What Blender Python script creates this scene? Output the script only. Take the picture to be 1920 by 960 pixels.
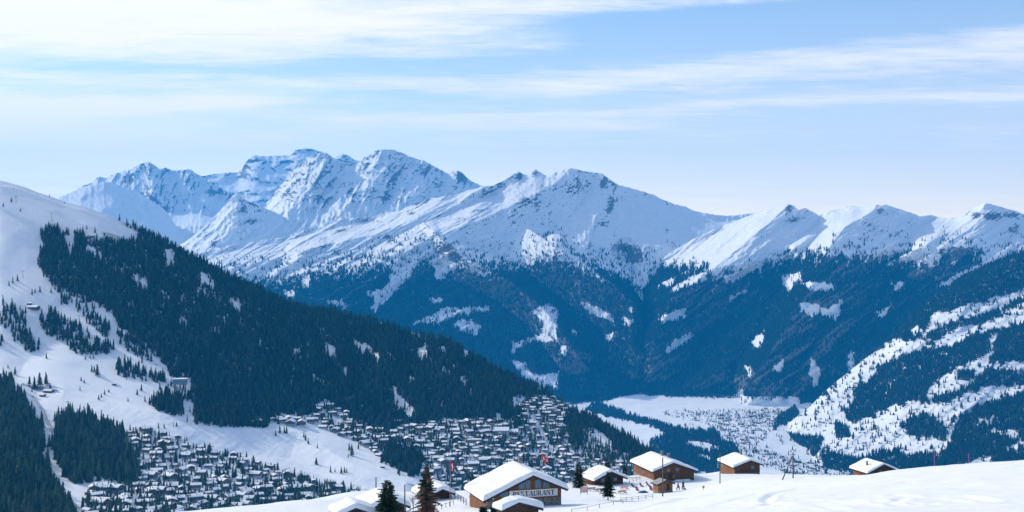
import bpy, bmesh, math, random
import numpy as np
from mathutils import Vector, Matrix

random.seed(7)
C = bpy.context.scene.collection
for _o in list(bpy.data.objects):
    bpy.data.objects.remove(_o)
SC = bpy.context.scene
R = math.radians

# ------------------------------------------------------------------ camera
F = 2318.0                      # focal length in photograph pixels (1920 wide)
cam_d = bpy.data.cameras.new("camera")
cam_d.sensor_width = 36.0
cam_d.lens = 36.0 * F / 1920.0
cam_d.clip_start = 0.5
cam_d.clip_end = 120000.0
cam = bpy.data.objects.new("camera", cam_d)
C.objects.link(cam)
cam.location = (0, 0, 0)
cam.rotation_euler = (R(90), 0, 0)
SC.camera = cam

# ------------------------------------------------------------------ sun, sky, exposure
SUN_AZ, SUN_EL = R(-62), R(31)          # azimuth from +Y, negative = to the left
sun_d = bpy.data.lights.new("sun", 'SUN')
sun_d.energy = 2.5
sun_d.angle = R(0.5)
sun_d.color = (1.0, 0.92, 0.78)
sun = bpy.data.objects.new("sun", sun_d)
C.objects.link(sun)
sdir = Vector((math.sin(SUN_AZ) * math.cos(SUN_EL), math.cos(SUN_AZ) * math.cos(SUN_EL), math.sin(SUN_EL)))
sun.rotation_euler = sdir.to_track_quat('Z', 'Y').to_euler()

SC.view_settings.view_transform = 'Standard'
SC.view_settings.look = 'None'
SC.view_settings.exposure = 0.50
SC.view_settings.gamma = 1.0
SC.view_settings.use_curve_mapping = False
SC.render.engine = 'CYCLES'
SC.cycles.use_denoising = True
SC.cycles.max_bounces = 5
SC.cycles.diffuse_bounces = 3
SC.cycles.volume_bounces = 1
SC.cycles.transparent_max_bounces = 8


class NT:
    """tiny helper to write node trees as expressions"""
    def __init__(self, tree):
        self.t = tree
        tree.nodes.clear()

    def n(self, typ, ins=None, **props):
        nd = self.t.nodes.new(typ)
        for k, v in props.items():
            setattr(nd, k, v)
        for k, v in (ins or {}).items():
            s = nd.inputs[k]
            if isinstance(v, bpy.types.NodeSocket):
                self.t.links.new(v, s)
            else:
                s.default_value = v
        return nd

    def m(self, op, a, b=0.0, c=0.0, clamp=False):
        return self.n('ShaderNodeMath', {0: a, 1: b, 2: c}, operation=op, use_clamp=clamp).outputs[0]

    def ramp(self, v, a, b, lo=0.0, hi=1.0, smooth=True):
        return self.n('ShaderNodeMapRange', {'Value': v, 'From Min': a, 'From Max': b, 'To Min': lo, 'To Max': hi},
                      interpolation_type='SMOOTHSTEP' if smooth else 'LINEAR').outputs['Result']

    def noise(self, vec, scale, detail=3.0, rough=0.55, dist=0.0, lac=2.0):
        return self.n('ShaderNodeTexNoise', {'Vector': vec, 'Scale': scale, 'Detail': detail, 'Roughness': rough,
                                             'Distortion': dist, 'Lacunarity': lac}).outputs['Fac']

    def mix(self, f, a, b):
        nd = self.t.nodes.new('ShaderNodeMix')
        nd.data_type = 'RGBA'
        for s, v in ((nd.inputs[0], f), (nd.inputs[6], a), (nd.inputs[7], b)):
            if isinstance(v, bpy.types.NodeSocket):
                self.t.links.new(v, s)
            else:
                s.default_value = v if not isinstance(v, tuple) else (v + (1.0,))[:4]
        return nd.outputs[2]


W = bpy.data.worlds.new("World")
SC.world = W
W.use_nodes = True
wt = NT(W.node_tree)
sky = wt.n('ShaderNodeTexSky', sky_type='NISHITA', sun_disc=False, sun_elevation=SUN_EL, sun_rotation=SUN_AZ,
           altitude=1800.0, air_density=1.0, dust_density=1.2, ozone_density=1.6)
tc = wt.n('ShaderNodeTexCoord').outputs['Generated']
sep = wt.n('ShaderNodeSeparateXYZ', {0: tc})
dx, dy, dz = sep.outputs
zc = wt.m('ADD', wt.m('MAXIMUM', dz, 0.0), 0.055)
cu = wt.m('DIVIDE', dx, zc)
cv = wt.m('DIVIDE', dy, zc)
# cirrus layer: streaks drawn out along the wind
a_ = R(7)
su_ = wt.m('ADD', wt.m('MULTIPLY', cu, math.cos(a_)), wt.m('MULTIPLY', cv, -math.sin(a_)))
sv_ = wt.m('ADD', wt.m('MULTIPLY', cu, math.sin(a_)), wt.m('MULTIPLY', cv, math.cos(a_)))
big = wt.n('ShaderNodeCombineXYZ', {0: wt.m('MULTIPLY', su_, 0.42), 1: wt.m('MULTIPLY', sv_, 0.95), 2: 3.7}).outputs[0]
fine = wt.n('ShaderNodeCombineXYZ', {0: wt.m('ADD', wt.m('MULTIPLY', su_, 0.95), wt.m('MULTIPLY', sv_, -0.5)), 1: wt.m('MULTIPLY', sv_, 2.3), 2: 1.2}).outputs[0]
n_big = wt.noise(big, 1.0, 3.0, 0.5, 0.25)
n_fin = wt.noise(fine, 1.7, 7.0, 0.66, 1.1)
n_wsp = wt.noise(wt.n('ShaderNodeCombineXYZ', {0: wt.m('ADD', wt.m('MULTIPLY', su_, 2.6), wt.m('MULTIPLY', sv_, -1.2)), 1: wt.m('MULTIPLY', sv_, 9.0), 2: 5.5}).outputs[0], 1.0, 6.0, 0.65, 1.4)
n_puf = wt.noise(wt.n('ShaderNodeCombineXYZ', {0: wt.m('MULTIPLY', su_, 1.6), 1: wt.m('MULTIPLY', sv_, 1.9), 2: 9.0}).outputs[0], 1.0, 6.0, 0.6, 0.4)
sdot = wt.n('ShaderNodeVectorMath', {0: tc, 1: tuple(sdir)}, operation='DOT_PRODUCT').outputs['Value']
az = wt.m('ARCTAN2', dx, dy)
el = wt.m('ARCSINE', dz)
wob = wt.m('MULTIPLY', wt.m('SUBTRACT', n_big, 0.5), 0.050)      # the cloud bands wander with the large noise
def band(e0, slope, w, amp, a0=None, a1=None):
    d = wt.m('SUBTRACT', wt.m('ADD', el, wob), wt.m('ADD', wt.m('MULTIPLY', az, slope), e0))
    g = wt.m('POWER', 2.718, wt.m('MULTIPLY', wt.m('POWER', wt.m('DIVIDE', d, w), 2.0), -1.0))
    if a0 is not None:
        g = wt.m('MULTIPLY', g, wt.ramp(az, a0, a1))
    return wt.m('MULTIPLY', g, amp)
bands = [band(.197, .030, .024, .34, .30, .00), band(.139, .055, .013, .30, -.12, .06), band(.109, .035, .0055, .26, -.24, -.06), band(.118, .01, .006, .22, -.12, -.22),
         band(.150, .12, .010, .16, .02, -.15), band(.070, .0, .040, .10), band(.115, .0, .05, .16, -.02, -.32), band(.178, .012, .014, -.55, .0, .12), band(.158, .03, .007, -.22, .16, .02), band(.090, .02, .012, -.10, -.05, .2), band(.128, .0, .007, -.16, .0, -.12)]
cov = wt.m('ADD', wt.m('MULTIPLY', n_big, 0.42), wt.m('MULTIPLY', n_fin, 0.62))
cov = wt.m('ADD', cov, wt.m('MULTIPLY', wt.m('SUBTRACT', n_wsp, 0.5), 0.42))
cov = wt.m('ADD', cov, wt.m('MULTIPLY', wt.m('SUBTRACT', n_puf, 0.5), 0.60))
for b_ in bands:
    cov = wt.m('ADD', cov, b_)
cov = wt.m('ADD', cov, wt.ramp(sdot, 0.50, 0.95, -0.05, 0.32, False))      # more cloud towards the sun
cmask = wt.ramp(cov, 0.36, 1.02)
zen = wt.n('ShaderNodeVectorMath', {0: sky.outputs['Color'], 1: (0.35, 0.70, 0.87)}, operation='MULTIPLY').outputs[0]
hz = wt.m('POWER', 2.718, wt.m('MULTIPLY', wt.m('MAXIMUM', dz, 0.0), -10.5))
base = wt.mix(wt.m('MULTIPLY', hz, 0.85), zen, (13.8, 9.7, 5.0))    # pale band of air low over the horizon
glow = wt.ramp(sdot, 0.45, 1.0, 0.0, 1.0)
ccol = wt.mix(glow, (6.9, 6.3, 5.7), (7.2, 6.7, 6.2))
allc = wt.mix(wt.m('MULTIPLY', cmask, 0.90), base, ccol)
bg = wt.n('ShaderNodeBackground', {'Color': allc, 'Strength': 0.150})
wt.t.links.new(bg.outputs[0], wt.n('ShaderNodeOutputWorld').inputs['Surface'])


# ------------------------------------------------------------------ numpy noise
def _h(ix, iy, s):
    h = (ix.astype(np.int64) * 374761393 + iy.astype(np.int64) * 668265263 + s * 1442695041) & 0xffffffff
    h = ((h ^ (h >> 13)) * 1274126177) & 0xffffffff
    h = h ^ (h >> 16)
    return (h & 0xffff).astype(np.float64) / 65535.0


def pn(x, y, s=0):
    """gradient noise, about -1..1"""
    x = np.asarray(x, float); y = np.asarray(y, float)
    ix = np.floor(x); iy = np.floor(y)
    fx = x - ix; fy = y - iy
    def g(ax, ay):
        a = _h(ix + ax, iy + ay, s) * 2 * np.pi
        return np.cos(a) * (fx - ax) + np.sin(a) * (fy - ay)
    ux = fx * fx * fx * (fx * (fx * 6 - 15) + 10)
    uy = fy * fy * fy * (fy * (fy * 6 - 15) + 10)
    a = g(0, 0) * (1 - ux) + g(1, 0) * ux
    b = g(0, 1) * (1 - ux) + g(1, 1) * ux
    return (a * (1 - uy) + b * uy) * 1.5


def fbm(x, y, o=4, s=0, gain=0.5):
    t = 0; a = 1.0; n = 0
    for i in range(o):
        t = t + a * pn(x * 2 ** i + 17.3 * i, y * 2 ** i - 9.1 * i, s + i)
        n += a; a *= gain
    return t / n * 1.3


def ridged(x, y, o=4, s=0, gain=0.55):
    t = 0; a = 1.0; n = 0; w = 1.0
    for i in range(o):
        v = 1 - np.abs(pn(x * 2 ** i + 31.7 * i, y * 2 ** i + 5.3 * i, s + i))
        v = v * v * w
        w = np.clip(v * 1.6, 0, 1)
        t = t + a * v; n += a; a *= gain
    return t / n


def sst(x, a, b):
    t = np.clip((x - a) / (b - a), 0, 1)
    return t * t * (3 - 2 * t)


def in_poly(px, py, poly):
    p = np.asarray(poly, float)
    inside = np.zeros(px.shape, bool)
    lo = p.min(0); hi = p.max(0)
    sel = (px >= lo[0]) & (px <= hi[0]) & (py >= lo[1]) & (py <= hi[1])
    if not sel.any():
        return inside
    x = px[sel]; y = py[sel]; r = np.zeros(x.shape, bool)
    j = len(p) - 1
    for i in range(len(p)):
        xi, yi = p[i]; xj, yj = p[j]
        if yi != yj:
            c = ((yi > y) != (yj > y)) & (x < (xj - xi) * (y - yi) / (yj - yi) + xi)
            r ^= c
        j = i
    inside[sel] = r
    return inside


def any_poly(px, py, polys, jit=3.0, sc=9.0, seed=5):
    jx = px + jit * fbm(px / sc, py / sc, 3, seed)
    jy = py + jit * fbm(px / sc + 50, py / sc, 3, seed + 9)
    r = np.zeros(px.shape, bool)
    for p in polys:
        r |= in_poly(jx, jy, p)
    return r


# ------------------------------------------------------------------ object helpers
def tag(o, label=None, cat=None, group=None, kind=None):
    for k, v in (('label', label), ('category', cat), ('group', group), ('kind', kind)):
        if v:
            o[k] = v
    return o


def empty(name, loc=(0, 0, 0), rz=0.0):
    o = bpy.data.objects.new(name, None)
    o.empty_display_size = 0.5
    C.objects.link(o)
    o.location = loc
    o.rotation_euler = (0, 0, rz)
    return o


def mesh_obj(name, verts, faces, mat, parent=None, smooth=False, mats=None, midx=None):
    me = bpy.data.meshes.new(name)
    me.from_pydata(verts, [], faces)
    for m_ in (mats or [mat]):
        me.materials.append(m_)
    if midx is not None:
        me.polygons.foreach_set('material_index', midx)
    if smooth:
        me.polygons.foreach_set('use_smooth', [True] * len(me.polygons))
    me.update()
    o = bpy.data.objects.new(name, me)
    C.objects.link(o)
    if parent is not None:
        o.parent = parent
    return o


def grid_mesh(name, P, mat, attrs=None, smooth=True):
    """P: (rows, cols, 3)"""
    nr, nc = P.shape[:2]
    me = bpy.data.meshes.new(name)
    me.vertices.add(nr * nc)
    me.vertices.foreach_set('co', P.reshape(-1).astype(np.float32))
    i = np.arange((nr - 1) * (nc - 1))
    r, c = i // (nc - 1), i % (nc - 1)
    q = np.stack([r * nc + c, (r + 1) * nc + c, (r + 1) * nc + c + 1, r * nc + c + 1], 1)
    n = len(q)
    me.loops.add(n * 4)
    me.loops.foreach_set('vertex_index', q.reshape(-1).astype(np.int32))
    me.polygons.add(n)
    me.polygons.foreach_set('loop_start', (np.arange(n) * 4).astype(np.int32))
    me.polygons.foreach_set('loop_total', np.full(n, 4, np.int32))
    me.polygons.foreach_set('use_smooth', np.full(n, smooth))
    me.update(calc_edges=True)
    for k, v in (attrs or {}).items():
        a = me.attributes.new(k, 'FLOAT', 'POINT')
        a.data.foreach_set('value', v.reshape(-1).astype(np.float32))
    me.materials.append(mat)
    o = bpy.data.objects.new(name, me)
    C.objects.link(o)
    return o


# ------------------------------------------------------------------ materials
def mat_new(name):
    m_ = bpy.data.materials.new(name)
    m_.use_nodes = True
    return m_, NT(m_.node_tree)


def finish(t, **ins):
    d = {k.replace('_', ' '): v for k, v in ins.items()}
    b = t.n('ShaderNodeBsdfPrincipled', d)
    o = t.n('ShaderNodeOutputMaterial')
    t.t.links.new(b.outputs[0], o.inputs['Surface'])
    return b


def mat_plain(name, col, rough=0.7, var=0.25, scale=6.0, metal=0.0, bump=0.0, stretch=None):
    m_, t = mat_new(name)
    co = t.n('ShaderNodeTexCoord').outputs['Object']
    if stretch:
        co = t.n('ShaderNodeMapping', {'Vector': co, 'Scale': stretch}).outputs[0]
    f = t.noise(co, scale, 4.0, 0.6)
    lo = tuple(c * (1 - var) for c in col); hi = tuple(min(1, c * (1 + var)) for c in col)
    colr = t.mix(t.ramp(f, 0.3, 0.7), lo, hi)
    ins = dict(Base_Color=colr, Roughness=rough, Metallic=metal)
    b = finish(t, **ins)
    b.inputs['Specular IOR Level'].default_value = 0.25
    if bump:
        bp = t.n('ShaderNodeBump', {'Height': f, 'Strength': bump, 'Distance': 0.05})
        t.t.links.new(bp.outputs[0], b.inputs['Normal'])
    return m_


SNOWC = (0.86, 0.88, 0.90)


def mat_terrain(name, rockc=(0.10, 0.10, 0.105), rockc2=(0.20, 0.19, 0.18), s1=0.01, s2=0.06):
    """snow with rock, and painted-in forest shade and litter, where the vertex attribute 'rock' says so"""
    m_, t = mat_new(name)
    co = t.n('ShaderNodeTexCoord').outputs['Object']
    at = t.n('ShaderNodeAttribute', attribute_name='rock').outputs['Fac']
    n1 = t.noise(co, s1, 5.0, 0.62)
    n2 = t.noise(co, s2, 4.0, 0.6)
    k = t.m('ADD', at, t.m('ADD', t.m('MULTIPLY', t.m('SUBTRACT', n1, 0.5), 0.7), t.m('MULTIPLY', t.m('SUBTRACT', n2, 0.5), 0.8)))
    f = t.ramp(k, 0.47, 0.60)
    rc = t.mix(n2, rockc, rockc2)
    sc = t.mix(t.ramp(n1, 0.3, 0.7), (0.82, 0.85, 0.89), (0.90, 0.91, 0.92))
    b = finish(t, Base_Color=t.mix(f, sc, rc), Roughness=0.75)
    b.inputs['Specular IOR Level'].default_value = 0.15
    return m_


def mat_snow(name='snow', s=0.6, bump=0.15, dist=0.08):
    m_, t = mat_new(name)
    co = t.n('ShaderNodeTexCoord').outputs['Object']
    n1 = t.noise(co, s, 5.0, 0.6)
    n2 = t.noise(co, s * 9, 3.0, 0.6)
    sc = t.mix(t.ramp(n1, 0.3, 0.7), (0.84, 0.86, 0.89), (0.91, 0.915, 0.92))
    b = finish(t, Base_Color=sc, Roughness=0.65)
    b.inputs['Specular IOR Level'].default_value = 0.2
    h = t.m('ADD', n1, t.m('MULTIPLY', n2, 0.15))
    bp = t.n('ShaderNodeBump', {'Height': h, 'Strength': bump, 'Distance': dist})
    t.t.links.new(bp.outputs[0], b.inputs['Normal'])
    return m_


HAZE_COL, HAZE_D = (0.008, 0.39, 0.95), 4.3e-5
M = {}
M['rocky'] = mat_terrain('snow and rock')
M['hill'] = mat_terrain('snow with scrub', (0.06, 0.055, 0.04), (0.11, 0.10, 0.08), 0.03, 0.3)
M['meadow'] = mat_terrain('snowy meadow', (0.12, 0.11, 0.09), (0.22, 0.20, 0.17), 0.012, 0.08)
M['snow'] = mat_snow()
M['roofsnow'] = mat_snow('roof snow', 0.5, 0.10, 0.05)
def mat_needles(name, dark, light, scale):
    """every tree its own tone, clumps of lighter and darker boughs"""
    m_, t = mat_new(name)
    rnd = t.n('ShaderNodeObjectInfo').outputs['Random']
    co = t.n('ShaderNodeTexCoord').outputs['Object']
    f = t.noise(co, scale, 3.0, 0.6)
    k = t.m('ADD', t.m('MULTIPLY', t.m('POWER', rnd, 1.6), 0.75), t.m('MULTIPLY', t.ramp(f, .35, .7), 0.35), clamp=True)
    b = finish(t, Base_Color=t.mix(k, dark, light), Roughness=0.9)
    b.inputs['Specular IOR Level'].default_value = 0.15
    return m_
M['needles'] = mat_needles('spruce needles', (0.006, 0.024, 0.024), (0.050, 0.100, 0.062), 9.0)
M['needles_mid'] = mat_needles('mid spruce needles', (0.010, 0.034, 0.028), (0.095, 0.150, 0.085), 9.0)
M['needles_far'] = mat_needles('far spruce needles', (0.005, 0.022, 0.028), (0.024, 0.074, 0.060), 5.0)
M['bark'] = mat_plain('bark', (0.09, 0.065, 0.045), 0.9, 0.3, 3.0)
# ------------------------------------------------------------------ terrain: lofted from ridge, shoulder and foot lines
def blur0(A, n):
    for _ in range(n):
        B = A.copy()
        B[1:-1] = 0.25 * A[:-2] + 0.5 * A[1:-1] + 0.25 * A[2:]
        A = B
    return A


class Layer:
    def __init__(self, name, u0, u1, du, curves, rows, disp=None, rock=None, mat=None, jit=1.5, jsc=14.0, seed=1,
                 back=2600.0, bslope=0.5, blur=10, smooth=True, tilt=None, shoulder=0):
        px = np.arange(u0, u1 + du * 0.5, du)
        nc = len(px)
        pys, Ys = [], []
        for k, c in enumerate(curves):
            c = np.asarray(c, float)
            pys.append(np.interp(px, c[:, 0], c[:, 1])); Ys.append(np.interp(px, c[:, 0], c[:, 2]))
        pys[0] = pys[0] + jit * fbm(px / jsc, px * 0 + seed, 5, seed, 0.62)
        for k in range(1, len(pys)):
            ker = np.hanning(31); ker /= ker.sum()
            for arr in (pys, Ys):
                arr[k] = np.convolve(np.pad(arr[k], 15, mode='edge'), ker, mode='valid')
            pys[k] = np.maximum(pys[k], pys[k - 1] + 2)
        for k, tl in enumerate(tilt or []):
            Ys[k] = Ys[k] + tl * (px - 0.5 * (u0 + u1))
        ker = np.hanning(41); ker /= ker.sum()
        Ys[0] = np.convolve(np.pad(Ys[0], 20, mode='edge'), ker, mode='valid')
        if shoulder:
            kk = np.hanning(61); kk /= kk.sum()
            sm = np.convolve(np.pad(pys[0], 30, mode='edge'), kk, mode='valid')
            p1 = np.maximum(sm, pys[0] + 1.0) + shoulder
            p1 = np.minimum(p1, 0.5 * (pys[0] + pys[1]) + 2)
            kk = np.hanning(25); kk /= kk.sum()
            p1 = np.maximum(np.convolve(np.pad(p1, 12, mode='edge'), kk, mode='valid'), pys[0] + 1.0)
            dd_ = p1 - pys[0]
            kk = np.hanning(45); kk /= kk.sum()
            dd_ = 0.3 * dd_ + 0.7 * np.convolve(np.pad(dd_, 22, mode='edge'), kk, mode='valid')
            y1 = Ys[0] - dd_ * Ys[0] / F * 1.5
            pys.insert(1, p1); Ys.insert(1, y1); rows = [16] + list(rows)
        PYs, YYs = [pys[0][None]], [Ys[0][None]]
        for k in range(len(pys) - 1):
            t = (np.arange(rows[k]) + 1)[:, None] / rows[k]
            PYs.append(pys[k] * (1 - t) + pys[k + 1] * t)
            YYs.append(Ys[k] * (1 - t) + Ys[k + 1] * t)
        PY = np.concatenate(PYs); Y = blur0(np.concatenate(YYs), blur)
        PX = np.broadcast_to(px, PY.shape).copy()
        if disp is not None:
            Y = Y - disp(PX, PY, PY - pys[0][None])
        self.px, self.PX, self.PY = px, PX, PY
        P = np.stack([(PX - 960) / F * Y, Y, (480 - PY) / F * Y], 2)
        self.P = P
        # back side, falling away behind the crest
        bk = []
        for d in back * np.array([0.004, 0.015, 0.04, 0.09, 0.17, 0.3, 0.5, 0.75, 1.0])[::-1]:
            q = P[0].copy(); s = (Y[0] + d) / Y[0]
            q[:, 0] *= s; q[:, 1] *= s
            q[:, 2] -= d * bslope * (0.55 + 0.45 * min(1, d / 200.0)) + 0.1 * d * fbm(px / 25.0, px * 0 + d * 0.01, 3, seed + 3)
            bk.append(q)
        G = np.concatenate([np.stack(bk), P])
        du_ = np.gradient(G, axis=1); dv_ = np.gradient(G, axis=0)
        N = np.cross(dv_, du_)
        N /= np.linalg.norm(N, axis=2, keepdims=True) + 1e-9
        N *= np.sign(N[..., 2:3] + 1e-9)
        self.N = N[len(bk):]
        nz = N[..., 2]
        rk = np.zeros(nz.shape)
        if rock is not None:
            rk[len(bk):] = rock(PX, PY, PY - pys[0][None], self.N)
            rk[:len(bk)] = rk[len(bk)]
        self.nb = len(bk); self.rk = rk
        self.obj = grid_mesh(name, G, mat, {'rock': rk}, smooth)
        tag(self.obj, kind='structure')

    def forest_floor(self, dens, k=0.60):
        """ground colour darkened under closed forest, for tree shade as well as brush and litter"""
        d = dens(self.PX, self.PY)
        self.rk[self.nb:] += k * sst(d, .35, .9)  # shade below the trees painted into the ground, together with brush and litter
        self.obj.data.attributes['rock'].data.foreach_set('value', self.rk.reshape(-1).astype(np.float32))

    def at(self, px, py):
        """world point of the surface seen at photograph pixel (px, py)"""
        c = np.clip((px - self.px[0]) / (self.px[1] - self.px[0]), 0, len(self.px) - 1.001)
        i = int(c); f = c - i
        out = 0
        for j, w in ((i, 1 - f), (i + 1, f)):
            col = self.PY[:, j]
            r = np.interp(py, col, np.arange(len(col)))
            r = min(r, len(col) - 1.001); k = int(r); g = r - k
            out = out + w * (self.P[k, j] * (1 - g) + self.P[k + 1, j] * g)
        return out

    def scatter(self, dens, spacing, rng, facing=-2.0):
        """points on the surface, one per spacing^2 metres of ground times dens(px, py)"""
        P = self.P
        a = P[1:, :-1] - P[:-1, :-1]; b = P[:-1, 1:] - P[:-1, :-1]
        area = np.abs(a[..., 0] * b[..., 1] - a[..., 1] * b[..., 0])
        pcx = 0.25 * (self.PX[1:, :-1] + self.PX[:-1, :-1] + self.PX[1:, 1:] + self.PX[:-1, 1:])
        pcy = 0.25 * (self.PY[1:, :-1] + self.PY[:-1, :-1] + self.PY[1:, 1:] + self.PY[:-1, 1:])
        d = dens(pcx, pcy)
        ex = area * d / spacing ** 2
        n = rng.poisson(np.clip(ex, 0, 40))
        r, c = np.nonzero(n)
        rep = n[r, c]
        r = np.repeat(r, rep); c = np.repeat(c, rep)
        u = rng.random(len(r))[:, None]; v = rng.random(len(r))[:, None]
        p = (P[r, c] * (1 - u) + P[r, c + 1] * u) * (1 - v) + (P[r + 1, c] * (1 - u) + P[r + 1, c + 1] * u) * v
        return p


def seg_ridge(PX, PY, line, w, h, round_=0.0):
    """tent-shaped rib (h metres towards the viewer) along a line, w pixels half width; asymmetric when w is a pair"""
    out = np.zeros(PX.shape)
    wl, wr = (w, w) if not isinstance(w, tuple) else w
    for (x0, y0), (x1, y1) in zip(line[:-1], line[1:]):
        vx, vy = x1 - x0, y1 - y0
        L = vx * vx + vy * vy
        t = np.clip(((PX - x0) * vx + (PY - y0) * vy) / L, 0, 1)
        ex, ey = PX - (x0 + t * vx), PY - (y0 + t * vy)
        d = np.sqrt(ex * ex + ey * ey)
        side = (vx * ey - vy * ex) > 0        # image left of a line running down
        ww = np.where(side, wl, wr)
        out = np.maximum(out, np.clip(1 - d / ww, 0, 1))
    return h * out


def diag(PX, PY, k, su, sv, seed, o=4):
    """ribs running down to the left with dpx = -k dpy"""
    wx = 6 * fbm(PX / 40, PY / 40, 2, seed + 40)
    return ridged((PX + k * PY + wx) / su, (PY + 0.3 * wx) / sv, o, seed)


def blobs(PX, PY, L):
    out = np.zeros(PX.shape)
    for x, y, rx, ry, w, *ang in L:
        a = math.radians(ang[0]) if ang else 0
        ex, ey = PX - x, PY - y
        ux = ex * math.cos(a) + ey * math.sin(a); uy = -ex * math.sin(a) + ey * math.cos(a)
        out = np.maximum(out, w * np.exp(-((ux / rx) ** 2 + (uy / ry) ** 2)))
    return out


LAY = {}
# ---- farthest ice dome
def d_(PX, PY, D):
    return 120 * ridged(PX / 60, PY / 30, 3, 3) + 30 * ridged(PX / 14, PY / 10, 3, 4)
def r_(PX, PY, D, N):
    return 0.29 + 0.30 * sst(0.80 - N[..., 2], 0, .3) + blobs(PX, PY, [(500, 302, 40, 6, .22), (462, 305, 6, 20, .25, 20), (590, 305, 40, 10, .12), (645, 300, 20, 8, .15)])
LAY['dome'] = Layer("mountain", 355, 720, 1.6, [
    [(355, 345, 16500), (375, 331, 16500), (395, 327, 16500), (420, 324, 16500), (447, 323, 16500), (454, 317, 16500), (459, 307, 16500), (468, 296, 16500), (478, 290, 16500), (486, 293, 16500), (520, 292, 16500), (546, 291, 16500), (553, 281, 16500), (575, 278, 16500), (590, 280, 16500), (603, 285, 16500), (612, 287, 16500), (625, 296, 16500), (634, 292, 16500), (642, 288, 16500), (652, 291, 16500), (664, 299, 16500), (700, 306, 16500), (720, 312, 16500)],
    [(355, 440, 14800), (720, 440, 14800)]], [60], d_, r_, M['rocky'], jit=1.6, jsc=12, seed=3, tilt=[2.2, 2.2], shoulder=8)

# ---- left massif: rocky wall behind, snow shoulder in front
def d_(PX, PY, D):
    return 190 * ridged((PX + .15 * PY) / 34, PY / 90, 4, 11) + 60 * ridged(PX / 10, PY / 26, 3, 12) + seg_ridge(PX, PY, [(278, 300), (282, 340), (300, 400)], 26, 160)
def r_(PX, PY, D, N):
    b = blobs(PX, PY, [(240, 338, 14, 14, .40), (300, 345, 50, 28, .18), (290, 375, 26, 9, .42, 40), (312, 392, 9, 14, .42), (400, 360, 26, 7, .42, 10), (375, 345, 30, 12, .18), (340, 380, 25, 5, .25), (345, 342, 40, 9, .18), (200, 335, 25, 6, .12)])
    return 0.22 + .9 * b + 0.30 * sst(0.80 - N[..., 2], 0, .35)
LAY['massif'] = Layer("mountain", 90, 500, 1.5, [
    [(90, 385, 14200), (118, 367, 14200), (135, 361, 14200), (155, 348, 14200), (172, 343, 14200), (178, 334, 14200), (186, 331, 14200), (200, 334, 14200), (210, 327, 14200), (225, 323, 14200), (243, 318, 14200), (255, 312, 14200), (268, 306, 14200), (278, 302, 14200), (290, 310, 14200), (300, 317, 14200), (310, 314, 14200), (325, 320, 14200), (340, 318, 14200), (358, 318, 14200), (368, 325, 14200), (378, 331, 14200), (400, 342, 14200), (420, 356, 14200), (435, 364, 14200), (470, 385, 14200), (500, 400, 14200)],
    [(90, 420, 13200), (280, 398, 13200), (380, 402, 13200), (500, 430, 13400)],
    [(90, 500, 11500), (280, 425, 11900), (380, 424, 11900), (500, 450, 12200)],
    [(90, 560, 10400), (500, 520, 10600)]], [75, 25, 30], d_, r_, M['rocky'], jit=2.2, jsc=10, seed=11, tilt=[2.5, 2.5, 1.2, 1.2], shoulder=8)

def d_(PX, PY, D):
    return 40 * ridged(PX / 60, PY / 50, 4, 21) + 14 * ridged(PX / 13, PY / 16, 3, 22)
def r_(PX, PY, D, N):
    return 0.14 + blobs(PX, PY, [(275, 440, 30, 20, .22), (255, 365, 40, 10, .16, 25), (320, 430, 14, 20, .2), (210, 345, 30, 6, .18)]) + .15 * sst(.8 - N[..., 2], 0, .35)
LAY['shoulder'] = Layer("mountain", 80, 420, 1.6, [
    [(80, 392, 11800), (110, 370, 11800), (150, 353, 11800), (172, 346, 11800), (195, 341, 11800), (212, 341, 11800), (228, 350, 11800), (255, 358, 11800), (285, 377, 11800), (305, 390, 11800), (318, 404, 11700), (330, 424, 11500), (350, 450, 11200), (380, 470, 11000), (420, 490, 10900)],
    [(80, 450, 11000), (200, 430, 11000), (330, 470, 10900), (420, 510, 10600)],
    [(80, 560, 9800), (420, 560, 9900)]], [50, 40], d_, r_, M['rocky'], jit=1.0, jsc=12, seed=21, back=500, tilt=[2.2, 2, 1])

# ---- right-hand peak of the far group
def d_(PX, PY, D):
    s = seg_ridge(PX, PY, [(720, 278), (715, 310), (690, 350), (640, 395)], (50, 40), 150)
    s = np.maximum(s, seg_ridge(PX, PY, [(615, 290), (600, 330), (575, 360), (540, 400)], (40, 34), 150))
    s = np.maximum(s, seg_ridge(PX, PY, [(640, 305), (655, 340), (672, 375)], (22, 22), 110))
    s = np.maximum(s, seg_ridge(PX, PY, [(800, 305), (795, 340), (770, 380)], (40, 30), 130))
    s = np.maximum(s, seg_ridge(PX, PY, [(862, 322), (850, 345), (830, 370)], (28, 20), 120))
    return s + 120 * diag(PX, PY, .5, 30, 70, 31) + 55 * ridged(PX / 11, PY / 16, 4, 32)
def r_(PX, PY, D, N):
    b = blobs(PX, PY, [(560, 345, 30, 18, .24, 130), (590, 335, 30, 8, .3, -25), (545, 365, 18, 20, .32), (610, 380, 18, 12, .28), (660, 365, 7, 22, .36, -25), (668, 370, 9, 8, .36), (685, 315, 16, 14, .3), (738, 335, 10, 25, .32), (725, 368, 26, 8, .32, 10), (760, 365, 18, 8, .24), (795, 322, 18, 12, .36), (825, 345, 14, 14, .3), (865, 335, 18, 10, .4, 35), (850, 350, 16, 6, .26), (625, 345, 25, 10, .2), (755, 318, 12, 16, .2)])
    return 0.22 + .9 * b + 0.32 * sst(0.80 - N[..., 2], 0, .35) - .1 * sst(PY, 370, 395)
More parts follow.
